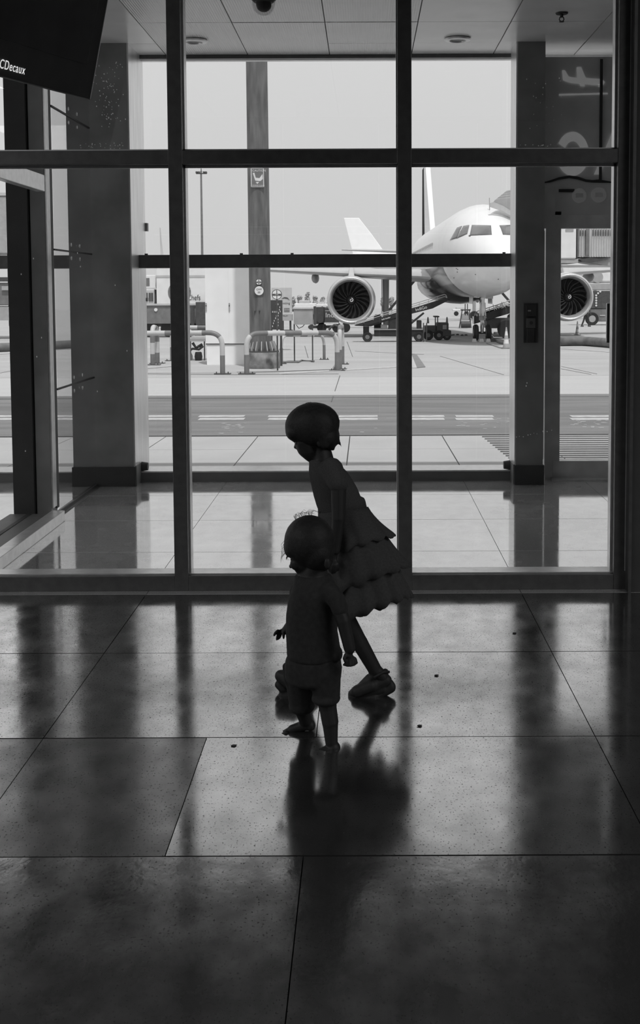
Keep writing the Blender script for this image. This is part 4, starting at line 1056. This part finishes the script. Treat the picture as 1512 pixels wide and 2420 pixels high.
# ---- tow tractor
YT = 54.6
tr_ = thing('tow_tractor', V((P(1046, 800, YT).x, YT, gz(YT))), 'small dark tow tractor with roll bar under the airliner nose', 'tractor')
pb('bonnet', DGREY, tr_, 1032, 763, 1060, 786, YT, 1.1, bevel=.04)
pb('front_block', BLACK, tr_, 1046, 781, 1066, 795, YT-.05, 1.2, bevel=.03)
pb('radio_box', LGREY, tr_, 1046, 768, 1055, 778, YT-.04, .05)
for x in (1028.5, 1034): 
    b = new(); cyl(b, P(x, 785, YT+.1), P(x, 749, YT+.1), .025, n=8); obj('roll_bar', b, DGREY, tr_)
pb('roll_bar_top', DGREY, tr_, 1025.5, 747, 1038, 750, YT+.05, .9, bevel=.01)
for x in (1056, 1011):
    b = new(); lathe(b, [(.06, 0), (.035, .25), (.015, .30)], P(x, 764, YT+.3), (0, 0, 1), 12); obj('beacon', b, MGREY, tr_)
pb('rear_body', DGREY, tr_, 1004, 770, 1032, 788, YT+.1, 1.0, bevel=.04)
for x, r in ((1037, .24), (1056, .2), (1012, .24)):
    b = new(); p = V((P(x, 793, YT).x, YT-.02, gz(YT)+r)); lathe(b, [(r*.4, 0), (r*.9, -.02), (r, .04), (r, .18), (r*.9, .22), (r*.4, .22)], p, (0, 1, 0), 20, True); wh = obj('wheel', b, RUBBER, tr_, 'auto')
    b = new(); cyl(b, p, p+V((0, .1, 0)), r*.42, n=12); obj('hub', b, MGREY, wh)
b = new(); tube(b, [P(1066, 792, YT), P(1074, 791, YT)], .03, 6); obj('tow_hook', b, DGREY, tr_)
for k, (x, y) in enumerate(((1081, 792), (1092, 793.5), (1101, 793))):
    q = G(x, y); b = new(); prism(b, [q+V((-.09, 0, 0)), q+V((.09, 0, 0)), q+V((.05, 0, .07)), q+V((-.06, 0, .06))], (0, .15, 0)); tag(obj('rubber_block', b, BLACK), ['dark rubber block nearest the tow tractor hook', 'middle of three dark rubber blocks right of the tractor', 'dark rubber block nearest the nose wheels'][k], 'chock', 'loose rubber blocks')
# ---- ladder trolley
YS2 = G(1098, 776).y
ldr = thing('ladder_trolley', G(1098, 776), 'small grey maintenance stand with dark tank left of the nose wheels', 'trolley')
b = new(); prism(b, [P(1084, 775, YS2), P(1091, 732, YS2), P(1093, 732, YS2), P(1087, 775, YS2)], (0, .1, 0)); obj('frame_leg', b, DGREY, ldr)
b = new(); prism(b, [P(1114, 775, YS2), P(1110, 732, YS2), P(1108, 732, YS2), P(1111, 775, YS2)], (0, .1, 0)); obj('frame_leg', b, DGREY, ldr)
for x in (1099, 1104.5): pb('upright', DGREY, ldr, x-1, 718, x+1, 745, YS2+.1, .1)
pb('platform', DGREY, ldr, 1090, 731, 1112, 734, YS2, .8)
pb('box', LGREY, ldr, 1092, 742, 1110, 756, YS2+.1, .6)
b = new(); p = P(1099, 767, YS2+.1); cyl(b, p-V((.3, 0, 0)), p+V((.35, 0, 0)), 8*YS2/FPX, n=18); obj('tank', b, BLACK, ldr)
# ---- cones
def cone(px, base, h, lab):
    q = G(px, base); s = q.y/FPX; H = h*s
    t = thing('traffic_cone', q, lab, 'cone', 'striped traffic cones')
    b = new(); box(b, q.x-H*.22, q.x+H*.22, q.y-H*.22, q.y+H*.22, q.z, q.z+H*.05); obj('base', b, MGREY, t, bevel=.01)
    for k in range(5):
        z0, z1 = .05+.19*k, .05+.19*(k+1); b = new(); lathe(b, [(H*(.165-.14*z0), q.z+H*z0), (H*(.165-.14*z1), q.z+H*z1)], (q.x, q.y, 0), (0, 0, 1), 16); obj('dark_band' if k % 2 == 0 else 'white_band', b, LGREY if k % 2 == 0 else TXTW, t, 'auto')
    return t
cone(1196, 824, 51, 'striped traffic cone beside the pale right column reveal')
cone(1364, 792, 33, 'striped traffic cone seen through the door glass under the right engine')
# ---- ducts and hoses
def duct(name, pts, rpx, m, lab):
    a = G(*pts[0]); pth = [G(x, y)+V((0, 0, rpx*G(x, y).y/FPX)) for x, y in pts]
    t = thing(name, a, lab, 'hose'); b = new(); tube(b, fillet(pth, .5, 4) if len(pth) > 2 else pth, rpx*a.y/FPX, 14)
    obj('hose_skin', b, m, t, True); return t
DUCT = mat('grey_duct_fabric', .13, .8, 0, .3, 3, .3, 10)
duct('air_duct', [(1322, 818), (1380, 817), (1445, 822), (1500, 830)], 11, DUCT, 'fat grey air duct lying on the apron seen through the door glass')
duct('air_duct', [(1172, 796), (1190, 796), (1216, 797)], 6, DUCT, 'dark air duct on the apron behind the near cone')
duct('air_duct', [(-160, 838), (0, 832), (100, 828), (185, 824)], 11, DUCT, 'fat dark air duct on the apron seen through the far left glass')
duct('ground_cable', [(1155, 765), (1163, 800), (1180, 812), (1200, 816)], 1.3, DUCT, 'thin cable curving from the nose wheels to the near cone')
duct('tow_pipe', [(1150, 812), (1185, 824), (1210, 822)], 1.6, LGREY, 'thin pale pipe lying at the foot of the near cone')

# ---- jet bridge
YJb = 50.0
jb_ = thing('jet_bridge', V((P(1290, 700, YJb).x, YJb, gz(YJb))), 'white corrugated jet bridge with folded canopy meeting the airliner, right of column', 'jet bridge')
pb('cab', WHITE, jb_, 1272, 505, 1362, 612, YJb, 3.2, bevel=.05)
pb('cab_edge', DGREY, jb_, 1362, 512, 1365, 612, YJb+.1, 3)
pb('cab_window', LGREY, jb_, 1336, 541, 1355, 547, YJb-.02, .05)
pb('cab_floor', LGREY, jb_, 1250, 612, 1366, 622, YJb+.05, 3)
pb('tunnel', WHITE2, jb_, 1365, 500, 1560, 608, YJb+.5, 2.6)
for k in range(26):
    x = 1367+k*6
    b = new(); p, q = P(x, 606, YJb+.44), P(x+3.6, 502, YJb+.44); prism(b, [V((p.x, YJb+.5, p.z)), V((p.x+.02, YJb+.42, p.z)), V((q.x-.02, YJb+.42, p.z)), V((q.x, YJb+.5, p.z))], (0, 0, q.z-p.z)); obj('corrugation', b, WHITE, jb_)
    if k not in (3, 4): pb('slot', DGREY, jb_, x+3.4, 544 if k < 3 else 543, x+5, 558, YJb+.40, .06)
pb('ladder', MGREY, jb_, 1384, 541, 1393, 604, YJb+.36, .05)
b = new(); prism(b, [P(x, y, YJb+.6) for x, y in ((1366, 612), (1560, 604), (1560, 622), (1440, 628), (1375, 618))], (0, 2, 0)); obj('under_beam', b, LGREY, jb_)
b = new(); prism(b, [P(x, y, YJb+.4) for x, y in ((1368, 612), (1395, 609), (1440, 612), (1400, 620), (1375, 618))], (0, .5, 0)); obj('drive_gear', b, DGREY, jb_)
pb('lower_pipe', WHITE, jb_, 1326, 626, 1460, 632, YJb+.8, .3)
b = new(); cyl(b, V((P(1268, 700, YJb).x, YJb+1.5, gz(YJb))), V((P(1268, 600, YJb).x, YJb+1.5, P(1268, 612, YJb).z)), .3, n=16); obj('support_leg', b, LGREY, jb_)
pb('leg_foot', DGREY, jb_, 1255, 795, 1282, 803, YJb+1, 1)
# folded canopy: pleats fanning from the cab to the fuselage
for k in range(9):
    f_ = k/8; Yp_ = 48.3+.14*k; x0_, y0_ = 1160+f_*30, 484-f_*24
    top_ = [P(x0_, y0_, Yp_), P(x0_+6, y0_-9, Yp_), P(1218+f_*10, 470-f_*26, Yp_), P(1222, 512-f_*6, Yp_), P(1206, 503-f_*10, Yp_)]
    if k == 0: top_ = [P(1158, 480, Yp_), P(1166, 477, Yp_), P(1190, 487, Yp_), P(1222, 508, Yp_), P(1222, 519, Yp_), P(1190, 500, Yp_), P(1158, 489, Yp_)]
    b = new(); prism(b, top_, (0, .07, 0)); obj('canopy_pleat', b, LGREY if k % 2 else WHITE2, jb_)
# ---- bowser on the right
YB = 95
bw = thing('tanker_truck', V((P(1430, 766, YB).x, YB, gz(YB))), 'dark tanker truck with white dots and pale tank behind right engine', 'truck')
pb('tank', WHITE, bw, 1375, 640, 1560, 668, YB+.1, 2.4, bevel=.15)
pb('tank_band', LGREY, bw, 1380, 668, 1560, 686, YB, 2.4, bevel=.08)
pb('body', DGREY, bw, 1392, 687, 1560, 729, YB+.05, 2.3)
pb('bumper', MGREY, bw, 1396, 729, 1560, 760, YB+.1, 2.2, bevel=.05)
pb('light_strip', LGREY, bw, 1417, 744, 1430, 747, YB+.05, .1)
b = new(); disc(b, P(1412, 655, YB)-V((0, .0, 0)), 13*YB/FPX, .3, 20); obj('hose_reel', b, LGREY, bw)
for x, y in ((1418, 689), (1413, 693), (1408.5, 698), (1408.5, 704), (1408.5, 710), (1408.5, 716), (1408.5, 722), (1443, 690), (1443, 704)):
    b = new(); disc(b, P(x, y, YB)-V((0, .02, 0)), 2.4*YB/FPX, .03, 14); obj('white_dot', b, TXTW, bw)
for x in (1399, 1520):
    b = new(); p = V((P(x, 752, YB).x, YB-.05, gz(YB)+.52)); lathe(b, [(.2, 0), (.48, -.03), (.53, .05), (.53, .3), (.2, .3)], p, (0, 1, 0), 24, True); wh = obj('wheel', b, RUBBER, bw, 'auto')
    b = new(); cyl(b, p+V((0, -.01, 0)), p+V((0, .1, 0)), .28, n=18); obj('hub', b, LGREY, wh)
# ================================================================== CHILDREN
import numpy as np
def _ico(k):
    b = new(); bmesh.ops.create_icosphere(b, subdivisions=k, radius=1); b.verts.index_update()
    v = np.array([q.co[:] for q in b.verts], dtype=np.float64); f = np.array([[q.index for q in a.verts] for a in b.faces], dtype=np.int64); b.free(); return v, f
ICO2, ICO3 = _ico(2), _ico(3)
def organic(name, prims, m, parent, voxel=.0045, it=4):
    VS, FS, n0 = [], [], 0
    def add(ico, mx):
        nonlocal n0
        A = np.array(mx); VS.append(ico[0] @ A[:3, :3].T+A[:3, 3]); FS.append(ico[1]+n0); n0 += len(ico[0])
    for p in prims:
        if p[0] == 'c':
            _, a, c, r0, r1 = p; a, c = V(a), V(c); L = (c-a).length; n = max(2, int(L/(min(r0, r1)*.3))+1)
            for k in range(n+1):
                t = k/n; r = r0+(r1-r0)*t
                add(ICO2, M.Translation(a.lerp(c, t)) @ M.Diagonal((r, r, r, 1)))
        else:
            _, c, r, rot = p
            add(ICO3, M.Translation(V(c)) @ (rot.to_4x4() if rot else M.Identity(4)) @ M.Diagonal((*r, 1)))
    me = bpy.data.meshes.new('t'); va = np.concatenate(VS); fa = np.concatenate(FS)
    me.vertices.add(len(va)); me.vertices.foreach_set('co', va.ravel()); me.loops.add(fa.size); me.loops.foreach_set('vertex_index', fa.ravel())
    me.polygons.add(len(fa)); me.polygons.foreach_set('loop_start', np.arange(0, fa.size, 3)); me.update(calc_edges=True)
    o = bpy.data.objects.new('t', me); COL.objects.link(o)
    r = o.modifiers.new('r', 'REMESH'); r.mode = 'VOXEL'; r.voxel_size = voxel
    s = o.modifiers.new('s', 'SMOOTH'); s.factor = .5; s.iterations = it
    dg = bpy.context.evaluated_depsgraph_get(); me2 = bpy.data.meshes.new_from_object(o.evaluated_get(dg))
    bpy.data.objects.remove(o); bpy.data.meshes.remove(me); me2.name = name
    me2.materials.clear(); me2.materials.append(m); me2.polygons.foreach_set('use_smooth', [True]*len(me2.polygons))
    o = bpy.data.objects.new(name, me2); COL.objects.link(o); o.parent = parent; o.matrix_parent_inverse = parent.matrix_world.inverted()
    return o
def RY(deg): return M.Rotation(math.radians(deg), 3, 'Y')   # positive turns the top to image right... about the depth axis

def hull(fn, rows, n=5):
    """ellipsoids interpolated along a body: rows of x, y, depth, half width, half height, half depth, turn"""
    out = []
    for a, c in zip(rows[:-1], rows[1:]):
        for k in range(n): out.append(fn(*[a[q]+(c[q]-a[q])*k/n for q in range(7)]))
    return out+[fn(*rows[-1])]
# ---------------- girl
YGi = 4.49; gs = YGi/FPX
def g(x, y, d=0): return P(x, y, YGi+d)
girl = thing('person', F(790, 1660), 'taller child in a ruffled dress, leaning forward and walking left behind the toddler', 'person')
def ge(x, y, d, rx, rz, ry, deg=0): return ('e', g(x, y, d), (rx*gs, ry*gs, rz*gs), RY(deg))
def gc(a, c, r0, r1): return ('c', g(*a), g(*c), r0*gs, r1*gs)
def hand(pt, wrist, palm, tips, r, sc):
    """tips: list of (knuckle, mid, tip) pixel triples"""
    out = [('c', pt(*wrist), pt(*palm), r*1.5*sc, r*1.7*sc)]
    for k, q, t in tips: out += [('c', pt(*palm), pt(*k), r*1.2*sc, r*sc), ('c', pt(*k), pt(*q), r*sc, r*.92*sc), ('c', pt(*q), pt(*t), r*.92*sc, r*.8*sc)]
    return out
gbody = [ge(742, 1010, 0, 52, 50, 46), gc((700, 1051, 0), (698, 1057, 0), 4.5, 4.5)]
gbody += hull(ge, [(720, 1040, 0, 25, 26, 38, 22), (728, 1062, 0, 28, 22, 34, 22), (736, 1079, 0, 20, 14, 24, 22)])
gbody += hull(ge, [(758, 1068, 0, 27, 22, 27, 20), (762, 1090, 0, 31, 20, 32, 20), (778, 1122, 0, 42, 28, 64, 10), (790, 1165, 0, 44, 30, 56, 12), (806, 1215, 0, 44, 30, 54, 14), (826, 1290, 0, 48, 40, 60, 10), (824, 1330, 0, 44, 30, 58, 0)])
gbody += [
         # near arm
         gc((792, 1120, -.10), (800, 1140, -.135), 22, 21), gc((800, 1140, -.135), (800, 1225, -.155), 19.5, 16.5), gc((800, 1225, -.155), (792, 1300, -.15), 16, 12),
         # far arm
         gc((768, 1122, .10), (766, 1215, .15), 21, 16.5), gc((766, 1215, .15), (752, 1290, .14), 16, 12),
         # rear leg
         gc((822, 1330, -.05), (816, 1458, -.04), 36, 23), gc((816, 1458, -.04), (848, 1516, -.02), 22, 20), gc((848, 1516, -.02), (886, 1583, 0), 20.5, 17), gc((886, 1583, 0), (904, 1600, 0), 17, 15), gc((888, 1592, 0), (848, 1632, 0), 14, 10),
         # front leg
         gc((808, 1330, .06), (752, 1478, .05), 36, 23), gc((752, 1478, .05), (735, 1530, .04), 21, 20), gc((735, 1530, .04), (722, 1605, .03), 19, 13), gc((722, 1612, .03), (672, 1628, .025), 14, 10)]
gbody += hand(g, (792, 1300, -.15), (789, 1322, -.148), [((781, 1332, -.16), (778, 1341, -.16), (779, 1349, -.15)), ((786, 1336, -.166), (784, 1346, -.164), (785, 1354, -.155)), ((792, 1336, -.166), (791, 1346, -.162), (791, 1353, -.155)), ((797, 1333, -.16), (798, 1341, -.158), (798, 1347, -.15)), ((779, 1318, -.145), (774, 1327, -.14), (773, 1334, -.14))], 4.4, gs)
gbody += hand(g, (752, 1290, .14), (749, 1310, .14), [((742, 1320, .13), (739, 1329, .13), (740, 1336, .13)), ((747, 1324, .126), (745, 1334, .128), (746, 1341, .13)), ((752, 1324, .126), (752, 1334, .128), (752, 1341, .13)), ((757, 1321, .13), (758, 1329, .13), (758, 1335, .13)), ((741, 1306, .15), (736, 1314, .15), (735, 1320, .15))], 4.4, gs)
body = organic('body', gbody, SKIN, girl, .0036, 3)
for d in (-.034, .034):
    b = new(); ball(b, g(704, 1046, d), .0105); obj('eye', b, EYEM, girl, True)
b = new(); ball(b, g(758, 1042, -.073), (.016, .007, .024), RY(15)); ear = obj('ear', b, SKIN, girl, True)
ghair = [ge(738, 1004, 0, 66, 54, 56, -8), ge(698, 1019, 0, 24, 24, 44, 20), ge(776, 1030, 0, 27, 32, 50, -8), ge(742, 1008, -.045, 50, 46, 30), ge(742, 1008, .045, 50, 46, 30),
         gc((795, 1035, -.03), (804, 1051, -.03), 7, 2.5), gc((790, 1040, 0), (800, 1046, 0), 12, 4), gc((778, 1050, -.02), (786, 1060, -.02), 12, 6), gc((778, 1050, .03), (784, 1059, .03), 12, 6),
         gc((690, 1030, -.02), (694, 1042, -.02), 8, 3), gc((690, 1030, .02), (692, 1040, .02), 8, 3), gc((760, 1020, -.06), (766, 1050, -.065), 20, 12), gc((760, 1020, .06), (766, 1050, .065), 20, 12)]
gh = organic('hair', ghair, HAIR, girl, .005, 3)
b = new(); rs = random.Random(11)
for k in range(12):
    a = math.radians(rs.uniform(20, 100)); x, y = 738+66*math.cos(a), 1004-53*math.sin(a); d = rs.uniform(-.03, .03)
    tube(b, [g(x-6, y+1, d), g(x, y-.6, d), g(x+7*math.sin(a), y+1.5+6*math.cos(a), d)], [.0008, .0006, .0003], 4)
for k in range(8): tube(b, [g(798, 1046, -.02+.006*k), g(803+k*.3, 1050+k*.4, -.02+.006*k), g(806, 1049+k, -.02+.006*k)], [.001, .0007, .0003], 4)
obj('loose_strands', b, HAIR, gh)['kind'] = 'stuff'
# dress
gdress = hull(ge, [(764, 1099, 0, 39, 12, 44, 22), (778, 1108, 0, 53, 18, 60, 26), (783, 1128, 0, 58, 24, 70, 22), (790, 1150, 0, 58, 26, 70, 14), (798, 1176, 0, 60, 26, 67, 12), (808, 1205, 0, 62, 22, 66, 12)], 6)
gdress += [gc((782, 1110, -.08), (799, 1142, -.135), 30, 25), gc((768, 1110, .08), (770, 1140, .135), 30, 25), gc((853, 1184, -.02), (858, 1200, .0), 11, 10)]
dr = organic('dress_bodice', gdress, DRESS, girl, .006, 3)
def tier(name, c0, a0, y0, c1, a1, y1, waves, amp, seed):
    """flared ruffle: centre/half-axis vector in pixels, depth radius in metres, top then hem"""
    rs = random.Random(seed); n = waves*8; ph = [rs.uniform(-.5, .5) for _ in range(waves)]
    am = [rs.uniform(.5, 1.5) for _ in range(waves)]
    rings_o = []
    rows = 7
    for k in range(rows+1):
        t = k/rows; e = t**1.5; fl_ = t**1.35; row = []
        for i in range(n):
            th = 2*PI*i/n; wv = i//8; rip = 1+amp*am[wv]*e*math.sin(2*PI*(i % 8)/8+ph[wv]*0)
            c = (c0[0]+(c1[0]-c0[0])*t, c0[1]+(c1[1]-c0[1])*t); a = (a0[0]+(a1[0]-a0[0])*fl_, a0[1]+(a1[1]-a0[1])*fl_)
            bow = 1
            dd = (y0+(y1-y0)*t)*math.sin(th)*rip*bow; q = math.cos(th)*rip*bow
            drop = am[wv]*e*5*math.sin(2*PI*(i % 8)/8+1)
            row.append(g(c[0]+a[0]*q, c[1]+a[1]*q+drop, dd))
        rings_o.append(row)
    b = new(); loft(b, rings_o, cap=False)
    o = obj(name, b, DRESS, girl, True); s = o.modifiers.new('s', 'SOLIDIFY'); s.thickness = .003; s.offset = 0
    return o
tier('skirt_underlayer', (812, 1205), (54, -6), .105, (848, 1400), (78, -26), .14, 12, .02, 1)
tier('skirt_ruffle', (812, 1206), (57, -8), .115, (846, 1292), (86, -28), .145, 13, .05, 2)
tier('skirt_ruffle', (828, 1250), (68, -16), .125, (866, 1376), (102, -40), .16, 14, .05, 3)
tier('skirt_ruffle', (845, 1320), (80, -26), .135, (872, 1448), (100, -40), .165, 15, .05, 4)
# shoes
def shoe(name, prims, sole, strap, d):
    s = organic(name, prims, SHOE, girl, .0042, 3)
    so = organic('sole', sole, SHOE, s, .0045, 3)
    b = new(); tube(b, [g(x, y, d+dd) for x, y, dd in strap], .006, 8); obj('heel_strap', b, SHOE, s, True)
    return s
shoe('shoe', [gc((843, 1634, -.018), (876, 1621, -.016), 15, 16), gc((843, 1634, .018), (876, 1621, .016), 15, 16), gc((834, 1641, 0), (846, 1634, 0), 13, 17), gc((876, 1621, 0), (912, 1608, 0), 19, 15), gc((856, 1624, 0), (874, 1604, 0), 14, 13), gc((845, 1644, 0), (905, 1628, 0), 14, 14), gc((900, 1594, 0), (910, 1588, 0), 10, 9)],
     [gc((830, 1648, -.012), (856, 1657, -.018), 8, 10), gc((830, 1648, .012), (856, 1657, .018), 8, 10), gc((856, 1657, -.018), (884, 1648, -.014), 10, 10), gc((856, 1657, .018), (884, 1648, .014), 10, 10), gc((884, 1648, 0), (924, 1626, 0), 12, 12), gc((900, 1640, 0), (924, 1622, 0), 9, 12), gc((922, 1614, 0), (925, 1622, 0), 9, 9)],
     [(884, 1602, -.03), (906, 1588, -.025), (918, 1588, 0), (906, 1588, .025), (884, 1602, .03)], 0)
shoe('shoe', [gc((663, 1597, .01), (690, 1606, .006), 15, 26), gc((663, 1597, .04), (690, 1606, .044), 15, 26), gc((690, 1606, .006), (735, 1625, .008), 24, 20), gc((690, 1606, .044), (735, 1625, .042), 24, 20), gc((665, 1618, .025), (690, 1628, .025), 15, 18)],
     [gc((659, 1618, .008), (668, 1626, .008), 11, 12), gc((659, 1618, .042), (668, 1626, .042), 11, 12), gc((667, 1644, .01), (742, 1647, .01), 11, 11), gc((667, 1644, .04), (742, 1647, .04), 11, 11)],
     [(715, 1612, -.005), (738, 1606, 0), (750, 1608, .025), (738, 1606, .05), (715, 1612, .055)], 0)

# ---------------- toddler
YTo = 4.02; ts = YTo/FPX
def t_(x, y, d=0): return P(x, y, YTo+d)
tod = thing('person', F(768, 1780), 'small barefoot toddler in shirt and shorts, stepping left in front of the taller child', 'person')
def te(x, y, d, rx, rz, ry, deg=0): return ('e', t_(x, y, d), (rx*ts, ry*ts, rz*ts), RY(deg))
def tc(a, c, r0, r1): return ('c', t_(*a), t_(*c), r0*ts, r1*ts)
tb = [te(729, 1283, .0, 56, 60, 54), tc((688, 1335, .01), (687, 1339, .01), 4.5, 5), te(699, 1332, -.025, 14, 16, 14)]
tb += hull(te, [(712, 1312, .005, 26, 26, 38, 12), (714, 1332, .005, 27, 20, 32, 12), (717, 1347, .005, 21, 13, 22, 6)])
tb += hull(te, [(740, 1336, 0, 30, 16, 30, 0), (739, 1360, 0, 38, 16, 34, 0), (743, 1385, 0, 44, 20, 54, 0), (743, 1410, 0, 48, 24, 60, 0), (735, 1450, 0, 50, 28, 56, 0), (738, 1530, 0, 52, 34, 58, 0), (740, 1570, 0, 52, 34, 58, 0)])
tb += [
      # near arm
      tc((776, 1394, -.06), (790, 1412, -.082), 19, 19), tc((790, 1412, -.082), (811, 1468, -.10), 19, 17.5), tc((811, 1468, -.10), (826, 1532, -.105), 17, 14.5),
      # far arm
      tc((708, 1398, .06), (700, 1425, .09), 19, 19), tc((700, 1425, .09), (694, 1468, .105), 17, 15), tc((694, 1468, .105), (675, 1490, .10), 14, 11),
      # near leg
      tc((764, 1575, -.045), (774, 1668, -.045), 32, 23), tc((774, 1668, -.045), (780, 1706, -.05), 22, 21), tc((780, 1706, -.05), (783, 1752, -.05), 20, 16), te(788, 1768, -.05, 17, 17, 18), tc((786, 1770, -.05), (758, 1780, -.065), 15, 12), tc((770, 1779, -.055), (756, 1785, -.085), 12, 9),
      # far leg
      tc((718, 1575, .05), (708, 1660, .07), 32, 23), tc((708, 1660, .07), (722, 1702, .10), 21, 17), te(734, 1714, .105, 12, 14, 15), tc((726, 1712, .105), (690, 1724, .105), 14, 12), tc((692, 1725, .105), (671, 1735, .105), 12, 9.5)]
for k in range(5):   # toes
    tb += [tc((768, 1780, -.07+.012*k-.01), (747+k*2.2, 1789-k*.6, -.105+.011*k), 6.5, 5.2-.3*abs(k-0)), tc((676, 1732+k*.4, .083+.011*k), (663.5+abs(k-1)*1.4, 1738+k*.2, .083+.011*k), 6, 5)]
# far hand: open, fingers reaching left and down
tb += hand(t_, (675, 1490, .10), (665, 1493, .10), [((656, 1491, .085), (651, 1495, .082), (648, 1501, .082)), ((658, 1496, .095), (656, 1503, .094), (654, 1511, .094)), ((660, 1498, .106), (658.5, 1504, .107), (657, 1510, .107)), ((663, 1498, .117), (662, 1503, .12), (660, 1508, .12)), ((669, 1495, .088), (670, 1502, .082), (670, 1508, .080))], 4.2, ts)
# near hand: loosely closed, knuckles down
tb += hand(t_, (825, 1532, -.105), (827, 1551, -.107), [((839, 1557, -.10), (842, 1566, -.10), (836, 1571, -.098)), ((833, 1562, -.108), (834, 1571, -.11), (828, 1573, -.108)), ((825, 1563, -.113), (826, 1572, -.116), (820, 1573, -.112)), ((818, 1562, -.113), (817, 1570, -.116), (813, 1571, -.112)), ((816, 1548, -.12), (813, 1556, -.125), (815, 1563, -.125))], 4.4, ts)
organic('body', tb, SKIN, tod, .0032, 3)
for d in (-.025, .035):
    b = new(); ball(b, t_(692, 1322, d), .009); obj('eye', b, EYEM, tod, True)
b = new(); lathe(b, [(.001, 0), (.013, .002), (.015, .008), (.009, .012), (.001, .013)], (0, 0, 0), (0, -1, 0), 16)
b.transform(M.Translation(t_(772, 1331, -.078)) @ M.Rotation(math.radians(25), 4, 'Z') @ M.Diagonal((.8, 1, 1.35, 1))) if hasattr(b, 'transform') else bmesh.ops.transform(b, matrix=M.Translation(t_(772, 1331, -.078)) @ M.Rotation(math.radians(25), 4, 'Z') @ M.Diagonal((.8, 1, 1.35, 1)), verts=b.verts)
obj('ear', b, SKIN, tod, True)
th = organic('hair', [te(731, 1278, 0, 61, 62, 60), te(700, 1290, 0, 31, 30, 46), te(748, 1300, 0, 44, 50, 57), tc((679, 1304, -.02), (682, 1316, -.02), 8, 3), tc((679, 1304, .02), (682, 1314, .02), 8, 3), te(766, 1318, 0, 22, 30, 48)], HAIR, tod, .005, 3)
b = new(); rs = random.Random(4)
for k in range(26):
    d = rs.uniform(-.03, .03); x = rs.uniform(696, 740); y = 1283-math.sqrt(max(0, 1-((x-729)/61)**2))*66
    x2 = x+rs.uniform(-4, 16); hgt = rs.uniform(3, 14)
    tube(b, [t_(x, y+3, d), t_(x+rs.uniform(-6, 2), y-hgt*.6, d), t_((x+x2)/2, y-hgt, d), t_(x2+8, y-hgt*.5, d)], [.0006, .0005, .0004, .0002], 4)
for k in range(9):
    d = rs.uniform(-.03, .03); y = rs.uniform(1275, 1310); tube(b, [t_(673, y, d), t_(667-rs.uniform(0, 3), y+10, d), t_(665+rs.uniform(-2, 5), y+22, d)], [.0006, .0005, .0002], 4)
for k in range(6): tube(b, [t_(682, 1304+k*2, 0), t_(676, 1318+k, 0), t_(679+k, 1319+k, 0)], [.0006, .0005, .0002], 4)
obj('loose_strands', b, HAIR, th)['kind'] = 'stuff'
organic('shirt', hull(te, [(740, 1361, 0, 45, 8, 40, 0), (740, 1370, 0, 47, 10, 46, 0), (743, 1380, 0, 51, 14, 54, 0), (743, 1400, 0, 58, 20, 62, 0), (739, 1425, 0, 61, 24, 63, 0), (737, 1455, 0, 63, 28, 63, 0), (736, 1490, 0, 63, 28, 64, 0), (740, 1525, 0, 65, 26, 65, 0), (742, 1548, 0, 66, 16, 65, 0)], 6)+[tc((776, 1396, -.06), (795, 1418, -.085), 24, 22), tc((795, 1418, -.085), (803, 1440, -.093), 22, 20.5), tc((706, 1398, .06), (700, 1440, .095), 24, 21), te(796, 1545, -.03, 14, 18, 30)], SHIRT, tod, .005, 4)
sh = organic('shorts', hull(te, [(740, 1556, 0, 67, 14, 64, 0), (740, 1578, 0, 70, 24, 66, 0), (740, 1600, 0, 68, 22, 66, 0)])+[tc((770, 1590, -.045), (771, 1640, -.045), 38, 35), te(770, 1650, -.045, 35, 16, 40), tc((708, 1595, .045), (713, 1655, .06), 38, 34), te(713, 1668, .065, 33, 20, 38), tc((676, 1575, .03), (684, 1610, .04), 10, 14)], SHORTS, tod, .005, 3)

# ---------------- ground worker behind the right engine: only the striding legs show under the cowling
gp_ = G(1384, 772); wk = thing('person', gp_, 'far ground worker in dark trousers, only striding legs visible under the right engine', 'person')
def wv(x, y, z): return gp_+V((x, y, z))
organic('body', [('c', wv(0, 0, .92), wv(.06, 0, 1.4), .13, .15), ('c', wv(-.16, 0, 1.42), wv(.26, 0, 1.42), .07, .07), ('c', wv(.05, 0, 1.45), wv(.05, 0, 1.55), .055, .055), ('e', wv(.07, 0, 1.65), (.09, .075, .115), None),
    ('c', wv(-.16, -.02, 1.4), wv(-.22, -.05, 1.1), .05, .04), ('c', wv(-.22, -.05, 1.1), wv(-.12, -.15, .88), .04, .035), ('c', wv(.26, -.02, 1.4), wv(.3, 0, 1.12), .05, .04), ('c', wv(.3, 0, 1.12), wv(.36, -.12, .9), .04, .035)], SKIN, wk, .02, 2)
organic('trousers', [('c', wv(0, 0, .98), wv(.03, 0, .9), .15, .15), ('c', wv(-.05, 0, .88), wv(-.16, .02, .48), .095, .07), ('c', wv(-.16, .02, .48), wv(-.30, .04, .1), .07, .06), ('c', wv(.1, 0, .88), wv(.2, -.03, .48), .095, .07), ('c', wv(.2, -.03, .48), wv(.22, 0, .1), .07, .06)], SHORTS, wk, .02, 2)
organic('jacket', [('c', wv(0, 0, .95), wv(.06, 0, 1.4), .155, .175), ('c', wv(-.16, 0, 1.42), wv(.26, 0, 1.42), .09, .09)], SHIRT, wk, .02, 2)
for x, y in ((-.36, .0), (.18, -.02)):
    organic('shoe', [('c', wv(x, y-.02, .05), wv(x+.16, y, .05), .05, .055)], SHOE, wk, .02, 1)
